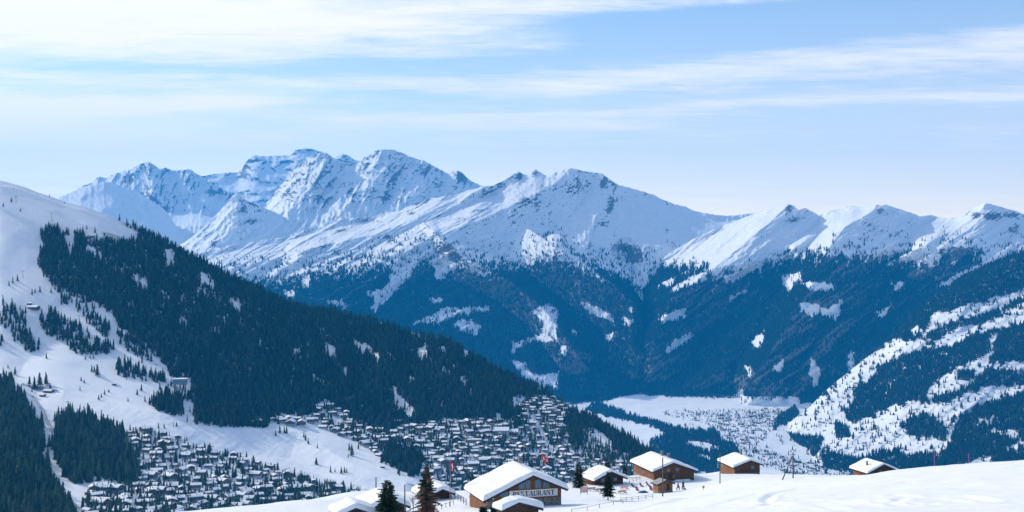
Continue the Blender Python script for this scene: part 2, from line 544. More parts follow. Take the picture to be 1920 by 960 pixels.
LAY['peak'] = Layer("mountain", 425, 1010, 1.5, [
    [(425, 440, 12400), (470, 410, 12400), (500, 380, 12400), (520, 352, 12400), (545, 326, 12400), (570, 300, 12400), (590, 289, 12400), (612, 286, 12400), (628, 298, 12400), (645, 305, 12400), (658, 305, 12400), (672, 301, 12400), (690, 292, 12400), (705, 282, 12400), (720, 280, 12400), (740, 281, 12400), (755, 287, 12400), (775, 296, 12400), (783, 298, 12400), (795, 301, 12400), (812, 311, 12400), (830, 320, 12400), (842, 326, 12400), (850, 320, 12400), (858, 319, 12400), (870, 327, 12400), (880, 337, 12400), (895, 345, 12400), (910, 350, 12400), (935, 350, 12400), (1010, 380, 12400)],
    [(425, 460, 11500), (520, 410, 11500), (620, 405, 11300), (700, 390, 11300), (800, 385, 11300), (1010, 400, 11500)],
    [(425, 540, 10300), (620, 480, 10200), (1010, 460, 10600)]], [80, 40], d_, r_, M['rocky'], jit=2.4, jsc=10, seed=31, tilt=[2.8, 2.8, 2.2], shoulder=8)

# ---- small sharp pyramid with sunlit left edge
def d_(PX, PY, D):
    s = seg_ridge(PX, PY, [(445, 358), (400, 405), (350, 455), (320, 490)], (16, 70), 200)
    s = np.maximum(s, seg_ridge(PX, PY, [(452, 382), (425, 405), (395, 440), (370, 470)], (14, 30), 130))
    s = np.maximum(s, seg_ridge(PX, PY, [(430, 425), (400, 455), (370, 485)], (12, 30), 120))
    return s + 60 * diag(PX, PY, 1.0, 26, 60, 41) + 25 * ridged(PX / 10, PY / 12, 3, 42)
def r_(PX, PY, D, N):
    b = blobs(PX, PY, [(470, 380, 16, 5, .4, 20), (455, 393, 10, 8, .34), (470, 415, 18, 5, .4), (490, 395, 10, 4, .3), (385, 438, 12, 5, .3, -40), (400, 455, 10, 10, .3)])
    return 0.23 + b + 0.2 * sst(0.80 - N[..., 2], 0, .35)
LAY['pyramid'] = Layer("mountain", 300, 640, 1.5, [
    [(300, 480, 10700), (350, 452, 10700), (380, 428, 10700), (410, 398, 10700), (436, 368, 10700), (445, 360, 10700), (456, 372, 10700), (475, 382, 10700), (510, 395, 10700), (560, 420, 10700), (640, 430, 10700)],
    [(300, 540, 9500), (640, 500, 9800)]], [80], d_, r_, M['rocky'], jit=1.0, jsc=10, seed=41, back=600, tilt=[1.2, 1.2])

# ---- broad central mountain with its long left ridge
def d_(PX, PY, D):
    k = sst(PX, 1060, 860)
    s = seg_ridge(PX, PY, [(1075, 310), (1040, 345), (960, 385), (880, 420), (800, 450), (720, 490), (600, 540)], (60, 70), 260)
    s = np.maximum(s, seg_ridge(PX, PY, [(960, 328), (890, 360), (830, 385), (780, 410), (700, 440), (560, 470)], (26, 40), 190))
    s = np.maximum(s, seg_ridge(PX, PY, [(820, 405), (770, 430), (700, 458), (620, 490)], (18, 30), 130))
    s = np.maximum(s, seg_ridge(PX, PY, [(812, 434), (840, 462), (880, 490), (960, 530), (1020, 580), (1080, 660)], (46, 34), 330))
    s = np.maximum(s, seg_ridge(PX, PY, [(1042, 462), (1085, 490), (1135, 525), (1190, 570), (1215, 640)], (80, 30), 470))
    s = np.maximum(s, seg_ridge(PX, PY, [(1130, 330), (1120, 400), (1095, 470)], (50, 50), 110))
    s = np.maximum(s, seg_ridge(PX, PY, [(995, 440), (990, 470)], (14, 40), 110))
    g = seg_ridge(PX, PY, [(1175, 470), (1190, 520), (1210, 560), (1212, 640)], (26, 26), 240)
    n1 = diag(PX, PY, 1.6, 46, 120, 51); n2 = ridged((PX + .2 * PY) / 44, PY / 120, 4, 55)
    return s - g + 70 * (n1 * k + n2 * .7 * (1 - k)) + 20 * (k * diag(PX, PY, 2.0, 14, 40, 52) + (1 - k) * ridged(PX / 13, PY / 24, 4, 53)) + 10 * fbm(PX / 5, PY / 5, 3, 54)
def r_(PX, PY, D, N):
    b = blobs(PX, PY, [(973, 331, 9, 9, .36), (1003, 326, 9, 9, .40), (1030, 335, 10, 6, .25), (945, 348, 12, 6, .25), (1020, 350, 22, 10, .22), (985, 375, 30, 16, .2), (1130, 345, 24, 14, .24), (1160, 375, 22, 8, .24), (1145, 390, 10, 24, .26), (1070, 350, 30, 14, .14), (1135, 420, 14, 8, .3), (1250, 432, 8, 8, .28), (1185, 480, 26, 16, .3), (1165, 465, 12, 10, .3), (790, 378, 26, 8, .4, -20), (770, 398, 12, 8, .34), (640, 432, 20, 6, .4, -15), (605, 452, 16, 10, .32, -20), (905, 393, 40, 6, .3, -8), (870, 410, 26, 5, .3), (925, 365, 20, 12, .22), (700, 415, 30, 5, .25), (725, 445, 20, 5, .25), (965, 400, 14, 9, .24), (845, 470, 12, 22, .4, -35), (560, 460, 30, 10, .2)])
    return 0.23 + b + 0.26 * sst(0.82 - N[..., 2], 0, .35) - .2 * sst(PY, 480, 520)
LAY['central'] = Layer("mountain", 330, 1480, 1.7, [
    [(330, 490, 9700), (400, 468, 9700), (480, 452, 9700), (530, 445, 9700), (580, 427, 9700), (617, 422, 9700), (642, 410, 9700), (697, 406, 9700), (720, 400, 9700), (752, 394, 9700), (780, 380, 9700), (807, 372, 9700), (852, 366, 9700), (880, 356, 9700), (905, 350, 9700), (925, 348, 9800), (945, 338, 9900), (960, 329, 9900), (973, 321, 9900), (980, 326, 9900), (990, 328, 9900), (1003, 316, 9900), (1012, 322, 9900), (1022, 329, 9900), (1035, 326, 9900), (1050, 320, 9900), (1072, 315, 9900), (1090, 320, 9900), (1110, 323, 9900), (1128, 325, 9900), (1140, 334, 9900), (1160, 347, 9900), (1180, 352, 9900), (1205, 359, 9900), (1222, 364, 9900), (1240, 373, 9900), (1265, 383, 9900), (1285, 387, 9900), (1300, 395, 9900), (1330, 401, 9900), (1350, 404, 9900), (1380, 404, 9900), (1395, 401, 9900), (1425, 399, 9900), (1480, 410, 9900)],
    [(330, 530, 8900), (480, 490, 9100), (700, 470, 9000), (850, 450, 8900), (1050, 450, 8900), (1200, 460, 8900), (1480, 470, 9100)],
    [(330, 640, 7800), (700, 620, 7700), (900, 720, 7200), (1050, 765, 7000), (1250, 770, 7200), (1480, 700, 7600)],
    [(330, 760, 7000), (700, 780, 6600), (1050, 860, 6200), (1480, 800, 6800)]], [90, 130, 25], d_, r_, M['rocky'], jit=2.0, jsc=12, seed=51, tilt=[1.7, 1.3, .6, .6], shoulder=8)

# ---- right-hand mountain
def d_(PX, PY, D):
    s = seg_ridge(PX, PY, [(1650, 380), (1620, 405), (1585, 425), (1560, 455), (1530, 520), (1480, 600), (1420, 700)], (55, 95), 470)
    s = np.maximum(s, seg_ridge(PX, PY, [(1482, 380), (1440, 420), (1380, 470), (1330, 510), (1260, 560), (1225, 640)], (50, 80), 420))
    s = np.maximum(s, seg_ridge(PX, PY, [(1515, 388), (1490, 415), (1450, 455), (1400, 500)], (22, 34), 230))
    s = np.maximum(s, seg_ridge(PX, PY, [(1595, 384), (1570, 412), (1530, 440), (1490, 465)], (20, 28), 230))
    s = np.maximum(s, seg_ridge(PX, PY, [(1853, 378), (1835, 398), (1800, 425), (1740, 455)], (34, 75), 380))
    s = np.maximum(s, seg_ridge(PX, PY, [(1800, 455), (1830, 480), (1880, 500)], (60, 40), 140))
    s = np.maximum(s, seg_ridge(PX, PY, [(1440, 560), (1400, 640), (1350, 700), (1320, 725)], (70, 60), 150) * sst(PY, 742, 700))
    s = np.maximum(s, seg_ridge(PX, PY, [(1600, 520), (1560, 600), (1500, 700), (1480, 750)], (40, 36), 170))
    return s + 75 * diag(PX, PY, 1.25, 48, 110, 61) + 20 * diag(PX, PY, 1.3, 15, 46, 62) + 8 * fbm(PX / 6, PY / 6, 3, 63)
def r_(PX, PY, D, N):
    b = blobs(PX, PY, [(1650, 400, 30, 12, .12), (1700, 415, 30, 10, .12), (1478, 392, 10, 6, .34, -45), (1490, 413, 16, 6, .36, -10), (1512, 400, 12, 6, .12), (1655, 395, 14, 8, .18), (1640, 430, 30, 14, .2), (1680, 440, 24, 10, .18), (1830, 403, 14, 9, .42), (1857, 406, 22, 9, .42), (1895, 404, 20, 7, .40), (1800, 470, 40, 10, .28), (1905, 430, 16, 14, .3), (1440, 395, 12, 6, .1)])
    return 0.19 + 1.15 * b + 0.2 * sst(0.80 - N[..., 2], 0, .35) - .15 * sst(PY, 500, 540)
LAY['right'] = Layer("mountain", 1120, 2080, 1.7, [
    [(1120, 640, 9000), (1190, 540, 9200), (1250, 478, 9200), (1300, 448, 9250), (1350, 425, 9300), (1390, 410, 9300), (1415, 400, 9300), (1440, 394, 9300), (1465, 387, 9300), (1480, 383, 9300), (1490, 387, 9300), (1498, 394, 9300), (1511, 390, 9300), (1522, 396, 9300), (1536, 404, 9300), (1548, 398, 9300), (1560, 394, 9300), (1580, 391, 9300), (1592, 385, 9300), (1604, 387, 9300), (1613, 389, 9300), (1630, 386, 9300), (1650, 384, 9300), (1662, 384, 9300), (1680, 390, 9300), (1700, 396, 9300), (1727, 406, 9300), (1737, 404, 9350), (1745, 403, 9400), (1768, 409, 9400), (1780, 410, 9400), (1795, 406, 9400), (1818, 395, 9400), (1830, 388, 9400), (1845, 381, 9400), (1856, 382, 9400), (1870, 386, 9400), (1895, 393, 9400), (1912, 398, 9400), (1930, 406, 9400), (1980, 402, 9400), (2080, 415, 9400)],
    [(1120, 680, 8600), (1250, 520, 8600), (1350, 500, 8500), (1500, 475, 8450), (1650, 468, 8450), (1800, 462, 8500), (2080, 470, 8500)],
    [(1120, 745, 7500), (1250, 742, 7450), (1400, 742, 7300), (1500, 770, 7100), (1600, 760, 7000), (2080, 700, 7000)],
    [(1120, 820, 6800), (1500, 850, 6500), (2080, 860, 6300)]], [80, 140, 20], d_, r_, M['rocky'], jit=1.6, jsc=12, seed=61, shoulder=7)

# ---- lower right hillside with meadows
def d_(PX, PY, D):
    s = seg_ridge(PX, PY, [(1920, 470), (1800, 560), (1700, 640), (1600, 720), (1500, 790)], (30, 60), 110)
    s = np.maximum(s, seg_ridge(PX, PY, [(1960, 590), (1830, 680), (1700, 760), (1560, 850)], (60, 80), 120))
    return s + 40 * diag(PX, PY, 1.3, 70, 120, 71) + 9 * diag(PX, PY, 1.5, 26, 50, 72) + 3 * fbm(PX / 7, PY / 7, 3, 73)
def r_(PX, PY, D, N):
    return 0.19 + .1 * fbm(PX / 30, PY / 12, 3, 74)
LAY['meadow'] = Layer("hillside", 1400, 2120, 1.7, [
    [(1400, 850, 6200), (1470, 800, 6250), (1510, 770, 6350), (1560, 722, 6500), (1600, 690, 6600), (1650, 650, 6700), (1700, 600, 6750), (1750, 560, 6800), (1800, 522, 6850), (1850, 498, 6900), (1920, 470, 7000), (2000, 430, 7050), (2120, 400, 7100)],
    [(1400, 920, 5200), (1600, 905, 5000), (1750, 900, 4750), (1920, 900, 4500), (2120, 900, 4300)],
    [(1400, 1110, 3300), (2120, 1090, 3250)], [(1400, 1400, 2230), (2120, 1400, 2200)]], [210, 14, 6], d_, r_, M['meadow'], jit=1.0, jsc=20, seed=71, back=900, bslope=.35)

# ---- valley floor
def d_(PX, PY, D):
    return 40 * fbm(PX / 120, PY / 30, 2, 81)
def r_(PX, PY, D, N):
    return 0.20 + .14 * fbm(PX / 40, PY / 5, 3, 83)
LAY['valley'] = Layer("valley_floor", 960, 1720, 2.0, [
    [(960, 728, 7500), (1120, 742, 7450), (1200, 735, 7500), (1480, 740, 7350), (1720, 760, 7200)],
    [(960, 800, 6300), (1200, 800, 6300), (1400, 790, 6300), (1720, 800, 6200)],
    [(960, 910, 4500), (1250, 905, 4700), (1720, 915, 4800)],
    [(960, 1100, 3300), (1720, 1100, 3350)], [(960, 1400, 2200), (1720, 1400, 2250)]], [60, 80, 14, 6], d_, r_, M['meadow'], jit=0.5, jsc=30, seed=81, back=600, bslope=.02)

# ---- left hill, village shelf and the slope below
def d_(PX, PY, D):
    s = seg_ridge(PX, PY, [(0, 362), (60, 380), (110, 405), (180, 430)], (30, 60), 34)
    s = np.maximum(s, seg_ridge(PX, PY, [(120, 735), (210, 752), (300, 775), (420, 800), (560, 810), (660, 870), (760, 905)], (50, 90), 60))
    far = sst(PY, 560, 450) * sst(PX, 330, 200)
    nz = 9 * fbm(PX / 130, PY / 70, 2, 91) + 0.8 * fbm(PX / 30, PY / 12, 3, 92)
    nz = nz + 45 * ridged((PX - .4 * PY) / 90, (PY + .5 * PX) / 150, 3, 93) * sst(D, 0, 40) * sst(PY, 800, 700) * sst(PX - .45 * PY, 60, 140)
    nz = nz + 1.6 * fbm((PX - .6 * PY) / 22, (PY + .4 * PX) / 9, 3, 95) * sst(PY, 735, 770)
    return s * (1 - .0 * far) + nz * (0.4 + 0.6 * sst(D, 0, 20))
def r_(PX, PY, D, N):
    b = .13 * sst(PX, 130, 60) * sst(PY, 440, 390) + .10 * blobs(PX, PY, [(150, 395, 60, 20, 1)])
    return 0.16 + b + .05 * fbm(PX / 20, PY / 10, 2, 94)
LAY['left'] = Layer("hill", -160, 1560, 1.6, [
    [(-160, 560, 2700), (-80, 430, 2740), (-25, 352, 2760), (0, 338, 2770), (30, 346, 2770), (50, 352, 2770), (75, 362, 2770), (100, 370, 2770), (120, 378, 2770), (160, 388, 2775), (200, 403, 2780), (245, 422, 2790), (300, 447, 2800), (350, 475, 2815), (400, 502, 2830), (440, 520, 2840), (480, 538, 2850), (520, 558, 2870), (560, 573, 2890), (600, 580, 2910), (640, 588, 2920), (700, 600, 2930), (760, 620, 2930), (800, 630, 2930), (830, 634, 2930), (880, 660, 2910), (930, 690, 2880), (980, 714, 2850), (1020, 730, 2820), (1060, 758, 2790), (1100, 776, 2740), (1150, 803, 2660), (1212, 838, 2540), (1250, 862, 2450), (1320, 900, 2330), (1420, 935, 2250), (1560, 985, 2150)],
    [(-160, 720, 2230), (0, 690, 2220), (110, 735, 2180), (200, 748, 2170), (300, 760, 2175), (400, 780, 2220), (480, 790, 2270), (600, 775, 2420), (750, 775, 2500), (900, 790, 2480), (1000, 775, 2620), (1060, 790, 2620), (1110, 812, 2560), (1212, 870, 2400), (1560, 1000, 2080)],
    [(-160, 960, 1220), (0, 965, 1250), (160, 965, 1380), (300, 965, 1500), (480, 965, 1650), (700, 965, 1800), (900, 965, 1920), (1100, 965, 2020), (1300, 985, 2000), (1560, 1040, 1950)],
    [(-160, 1080, 900), (300, 1080, 1000), (700, 1080, 1150), (1560, 1120, 1400)]], [150, 120, 12], d_, r_, M['hill'], jit=0.35, jsc=40, shoulder=6, seed=91, back=900, bslope=.45, blur=14)

# ---- base ground to the horizon
_n = 40
_xs = np.linspace(-16000, 16000, _n); _ys = np.linspace(-6000, 19500, _n)
_gx, _gy = np.meshgrid(_xs, _ys)
tag(grid_mesh("ground", np.stack([_gx, _gy, np.full(_gx.shape, -1150.0)], 2)[::-1], M['meadow'], {'rock': np.full(_gx.shape, .1)}), kind='structure')
# ------------------------------------------------------------------ conifers
def conifer_mesh(name, seed, sides=7, tiers=5, width=0.17, mats=None, ragged=0.35, trunk=0.06):
    """unit-height tree: stacked skirts of uneven drooping boughs round a thin trunk"""
    rr = random.Random(seed)
    v, f, mi = [], [], []
    tr = 0.018
    for k in range(4):
        a = k * math.pi / 2
        v.append((tr * math.cos(a), tr * math.sin(a), 0.0))
    v.append((0, 0, 0.5))
    for k in range(4):
        f.append((k, (k + 1) % 4, 4)); mi.append(1)
    for t in range(tiers):
        z0 = trunk + (1 - trunk) * (t / tiers) ** 0.92
        z1 = min(1.0, trunk + (1 - trunk) * ((t + 1.75) / tiers) ** 0.95)
        if t == tiers - 1:
            z1 = 1.0
        w = width * (1 - (t / tiers) ** 1.05) * rr.uniform(0.88, 1.12) + 0.012
        b = len(v)
        ph = rr.uniform(0, 6)
        ox, oy = rr.uniform(-.012, .012), rr.uniform(-.012, .012)
        for s in range(sides * 2):
            a = ph + s * math.pi / sides
            q = w * (rr.uniform(1 - ragged * .4, 1.12) if s % 2 == 0 else rr.uniform(0.55, 0.75))
            dz = rr.uniform(-0.02, 0.012) if s % 2 == 0 else rr.uniform(0.02, 0.05)
            v.append((ox + q * math.cos(a), oy + q * math.sin(a), z0 + dz))
        v.append((ox, oy, z1))
        for s in range(sides * 2):
            f.append((b + s, b + (s + 1) % (sides * 2), b + sides * 2)); mi.append(0)
    me = bpy.data.meshes.new(name)
    me.from_pydata(v, [], f)
    for m_ in mats:
        me.materials.append(m_)
    me.polygons.foreach_set('material_index', mi)
    me.update()
    return me


def bare_mesh(name, seed, mat):
    """leafless broadleaf: forking twigs"""
    rr = random.Random(seed)
    v, f = [], []
    def twig(p, d, L, r, depth):
        q = p + d * L
        s = d.orthogonal().normalized(); t_ = d.cross(s)
        b = len(v)
        for k in range(3):
            a = k * 2.094
            v.append(tuple(p + (s * math.cos(a) + t_ * math.sin(a)) * r))
        v.append(tuple(q))
        for k in range(3):
            f.append((b + k, b + (k + 1) % 3, b + 3))
        if depth:
            for k in range(4):
                nd = (d + Vector((rr.uniform(-1, 1), rr.uniform(-1, 1), rr.uniform(-.2, .9))) * 0.62).normalized()
                twig(p + d * L * rr.uniform(.35, .9), nd, L * rr.uniform(.5, .72), r * .6, depth - 1)
    twig(Vector((0, 0, 0)), Vector((0, 0, 1)), 0.55, 0.03, 3)
    me = bpy.data.meshes.new(name)
    me.from_pydata(v, [], f)
    me.materials.append(mat)
    return me


M['twigs'] = mat_plain('bare twigs', (0.10, 0.075, 0.065), 0.9, 0.3, 0.5)
NEAR_T = [conifer_mesh('conifer_%d' % k, 100 + k, 8, 7, (0.15, 0.18, 0.13, 0.20)[k], [M['needles'], M['bark']]) for k in range(4)]
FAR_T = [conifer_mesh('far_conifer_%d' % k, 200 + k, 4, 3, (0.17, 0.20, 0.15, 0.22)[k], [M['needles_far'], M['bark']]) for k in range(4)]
BARE_T = [bare_mesh('bare_tree_%d' % k, 300 + k, M['twigs']) for k in range(3)]


def instancer(protos):
    ng = bpy.data.node_groups.new('plant_trees', 'GeometryNodeTree')
    ng.interface.new_socket('Geometry', in_out='INPUT', socket_type='NodeSocketGeometry')
    ng.interface.new_socket('Geometry', in_out='OUTPUT', socket_type='NodeSocketGeometry')
    N_, L_ = ng.nodes, ng.links
    gi = N_.new('NodeGroupInput'); go = N_.new('NodeGroupOutput')
    jn = N_.new('GeometryNodeJoinGeometry')
    def attr(nm, ty):
        a = N_.new('GeometryNodeInputNamedAttribute'); a.data_type = ty; a.inputs['Name'].default_value = nm
        return a.outputs['Attribute']
    sc, ro, va = attr('tscale', 'FLOAT_VECTOR'), attr('trot', 'FLOAT_VECTOR'), attr('tvar', 'INT')
    for k, me in enumerate(protos):
        po = bpy.data.objects.new(me.name, me)          # never linked: only a source for the instances
        oi = N_.new('GeometryNodeObjectInfo'); oi.inputs['Object'].default_value = po
        oi.inputs['As Instance'].default_value = True
        eq = N_.new('FunctionNodeCompare'); eq.data_type = 'INT'; eq.operation = 'EQUAL'
        L_.new(va, [s for s in eq.inputs if s.type == 'INT'][0]); [s for s in eq.inputs if s.type == 'INT'][1].default_value = k
        ip = N_.new('GeometryNodeInstanceOnPoints')
        L_.new(gi.outputs[0], ip.inputs['Points'])
        L_.new(eq.outputs[0], ip.inputs['Selection'])
        L_.new(oi.outputs['Geometry'], ip.inputs['Instance'])
        L_.new(ro, ip.inputs['Rotation'])
        L_.new(sc, ip.inputs['Scale'])
        L_.new(ip.outputs[0], jn.inputs[0])
    L_.new(jn.outputs[0], go.inputs[0])
    return ng


MID_T = [conifer_mesh('mid_conifer_%d' % k, 150 + k, 8, 8, (0.16, 0.19, 0.135, 0.21)[k], [M['needles_mid'], M['bark']]) for k in range(4)]
GN_MID = instancer(MID_T)
GN_NEAR, GN_FAR, GN_BARE = instancer(NEAR_T), instancer(FAR_T), instancer(BARE_T)
RNG = np.random.default_rng(12)


def plant(name, pts, hmean, hvar, ng, nvar, label, cat='forest', group=None):
    n = len(pts)
    me = bpy.data.meshes.new(name)
    me.vertices.add(n)
    me.vertices.foreach_set('co', (pts - np.array([0, 0, 0.4])).reshape(-1).astype(np.float32))
    h = np.clip(RNG.normal(hmean, hvar, n), hmean * .35, hmean * 1.6)
    w = h * RNG.uniform(0.8, 1.25, n)
    for nm, ty, arr in (('tscale', 'FLOAT_VECTOR', np.stack([w, w, h], 1)), ('trot', 'FLOAT_VECTOR', np.stack([RNG.normal(0, .03, n), RNG.normal(0, .03, n), RNG.uniform(0, 6.28, n)], 1))):
        a = me.attributes.new(nm, ty, 'POINT'); a.data.foreach_set('vector', arr.reshape(-1).astype(np.float32))
    a = me.attributes.new('tvar', 'INT', 'POINT'); a.data.foreach_set('value', RNG.integers(0, nvar, n).astype(np.int32))
    me.update()
    o = bpy.data.objects.new(name, me)
    C.objects.link(o)
    md = o.modifiers.new('trees', 'NODES'); md.node_group = ng
    tag(o, label, cat, group, 'stuff')
    return o


# forest on the left hill --------------------------------------------------
LEFT_MAIN = [(75, 430), (92, 426), (110, 431), (125, 432), (150, 437), (175, 441), (200, 450), (225, 456), (245, 453), (262, 450), (252, 436), (236, 420), (215, 406), (196, 396), (220, 402), (245, 412),
             (300, 436), (350, 462), (400, 488), (480, 522), (560, 558), (640, 572), (760, 604), (830, 616), (930, 672), (1040, 742), (1150, 796), (1225, 850), (1215, 868), (1195, 862), (1165, 850), (1130, 838), (1090, 795),
             (1092, 765), (1060, 745), (1006, 742), (985, 757), (975, 785), (940, 790), (840, 785), (790, 800), (735, 800), (700, 792), (668, 777), (655, 756), (600, 752), (585, 780), (517, 778), (500, 802), (440, 800),
             (362, 795), (358, 770), (346, 752), (340, 782), (318, 776), (290, 768), (285, 755), (300, 745), (318, 735), (330, 728), (322, 709), (312, 690), (295, 670), (275, 647), (240, 630), (222, 610), (207, 587), (185, 572), (150, 562), (118, 550), (100, 535), (80, 515), (70, 495), (73, 478), (85, 462), (76, 448)]
LEFT_CLUMPS = [
    [(13, 573), (40, 580), (52, 618), (56, 632), (72, 643), (72, 660), (48, 660), (30, 638), (15, 618), (-20, 605), (-20, 585), (0, 590)],
    [(70, 590), (85, 605), (98, 576), (112, 595), (130, 600), (150, 613), (160, 628), (190, 638), (212, 650), (212, 666), (195, 668), (165, 664), (140, 660), (120, 645), (100, 635), (80, 620)],
    [(157, 585), (175, 590), (190, 600), (205, 612), (205, 636), (190, 632), (178, 615), (158, 606)],
    [(220, 622), (240, 626), (262, 643), (280, 655), (278, 670), (288, 684), (270, 680), (253, 662), (235, 652), (222, 645)],
    [(220, 680), (240, 682), (262, 690), (272, 700), (270, 716), (245, 712), (220, 702)],
    [(282, 707), (304, 702), (308, 718), (281, 721)],
    [(112, 552), (150, 566), (180, 576), (178, 586), (140, 578), (112, 566)],
    [(-100, 640), (4, 640), (5, 650), (-60, 655)],
]
LEFT_NEAR = [
    [(-160, 700), (-10, 708), (12, 712), (32, 735), (48, 755), (60, 775), (72, 795), (82, 815), (84, 838), (76, 858), (92, 900), (118, 940), (150, 990), (-160, 1060)],
    [(112, 788), (125, 775), (150, 778), (170, 785), (192, 795), (218, 806), (238, 822), (246, 845), (252, 872), (262, 896), (258, 908), (225, 908), (190, 897), (165, 908), (140, 908), (120, 890), (108, 870), (97, 850), (102, 825), (106, 800)],
]
VILLAGE_WOODS = [
    [(718, 842), (745, 838), (780, 850), (795, 862), (790, 890), (770, 892), (745, 880), (720, 870)],
    [(612, 745), (628, 742), (640, 752), (660, 752), (670, 775), (700, 790), (745, 800), (730, 812), (700, 805), (670, 790), (640, 770), (618, 762)],
    [(1060, 775), (1078, 770), (1092, 795), (1090, 840), (1070, 838), (1062, 800)],
    [(960, 790), (978, 785), (980, 805), (962, 805)],
]
LEFT_CLEAR = [
    [(316, 708), (360, 708), (358, 736), (318, 736)], [(346, 748), (362, 748), (366, 790), (345, 788)],
    [(660, 640), (690, 645), (700, 660), (675, 655)], [(430, 560), (450, 565), (455, 580), (435, 575)], [(700, 660), (712, 662), (708, 676)], [(880, 720), (890, 735), (884, 745)], [(640, 690), (650, 690), (648, 702)],
    [(305, 478), (312, 466), (329, 468), (325, 490), (315, 503), (312, 492)], [(118, 440), (140, 446), (136, 462), (145, 455), (130, 470)], [(160, 455), (170, 462), (192, 475), (193, 483), (180, 476), (165, 468)],
    [(195, 480), (207, 487), (204, 492)], [(244, 510), (262, 518), (277, 530), (276, 540), (262, 528)], [(370, 515), (378, 510), (393, 515), (402, 530), (405, 540), (392, 530), (380, 525)], [(298, 543), (320, 552), (316, 558)],
    [(410, 595), (425, 592), (430, 605)], [(545, 657), (560, 652), (566, 662), (560, 668)], [(606, 640), (625, 648), (632, 662), (618, 660)], [(575, 650), (580, 665), (576, 670)], [(735, 722), (742, 724), (745, 740), (765, 755), (784, 775), (770, 782), (750, 760), (738, 748)],
    [(862, 708), (876, 705), (876, 718), (866, 715)], [(765, 705), (780, 706), (776, 718), (768, 714)], [(598, 705), (606, 704), (606, 716)], [(690, 700), (700, 702), (694, 708)], [(538, 712), (552, 712), (548, 720)],
    [(450, 600), (458, 598), (456, 606)], [(780, 660), (800, 640), (806, 655), (790, 672)], [(1225, 560), (1, 1), (2, 2)], [(860, 668), (872, 655), (880, 662)], [(815, 820), (830, 805), (828, 790)], [(820, 655), (835, 650), (838, 660)],
    [(330, 592), (345, 596), (352, 606), (344, 604)], [(480, 640), (492, 640), (490, 652)], [(465, 470), (466, 480), (470, 490), (463, 485)], [(960, 745), (985, 742), (990, 755), (965, 760)], [(925, 775), (940, 775), (938, 788)],
    [(1100, 800), (1120, 805), (1150, 830), (1145, 842), (1120, 830), (1105, 820)], [(1160, 835), (1180, 845), (1175, 855)],
]
def soft_poly(px, py, polys, seed):
    """ragged stand edges: a few differently wandering outlines averaged"""
    return (any_poly(px, py, polys, 3, 7, seed) * 1.0 + any_poly(px, py, polys, 8, 9, seed + 31) + any_poly(px, py, polys, 13, 14, seed + 62)) / 3


def dens_left(px, py):
    m = soft_poly(px, py, [LEFT_MAIN], 3) ** 1.3
    gap = fbm(px / 9, py / 5, 3, 77) * .5 + fbm(px / 45, py / 30, 2, 78) * .6
    m *= np.where(gap > 0.52, 0.18, 1.0)
    m[any_poly(px, py, LEFT_CLEAR, 4, 6, 8) | any_poly(px, py - 8, LEFT_CLEAR, 4, 6, 8)] = 0.04      # no tall trees just below a clearing either
    m = np.maximum(m, soft_poly(px, py, LEFT_CLUMPS, 9) ** 1.4 * 0.62)
    m = np.maximum(m, soft_poly(px, py, VILLAGE_WOODS, 19) * 0.75)
    # scattered scrub and stragglers
    sc = 0.02 * (fbm(px / 20, py / 8, 3, 80) > .3) * (px < 330) * (py < 470) + 0.03 * (fbm(px / 12, py / 6, 3, 81) > .45) * (px < 320) * (py > 540) * (py < 660)
    return np.maximum(m, sc)
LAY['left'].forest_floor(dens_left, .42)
P_left = LAY['left'].scatter(dens_left, 4.2, RNG)
plant('forest', P_left, 13.5, 3.8, GN_NEAR, 4, 'dark conifer forest covering the left hill above the village', 'forest')

def dens_near(px, py):
    m = soft_poly(px, py, LEFT_NEAR, 15) ** 1.2 * .9
    m *= np.where(fbm(px / 16, py / 10, 3, 79) > 0.5, 0.35, 1.0)
    m[(py > 935) & (px < 75)] *= .35
    return m
P_near = LAY['left'].scatter(dens_near, 5.2, RNG)

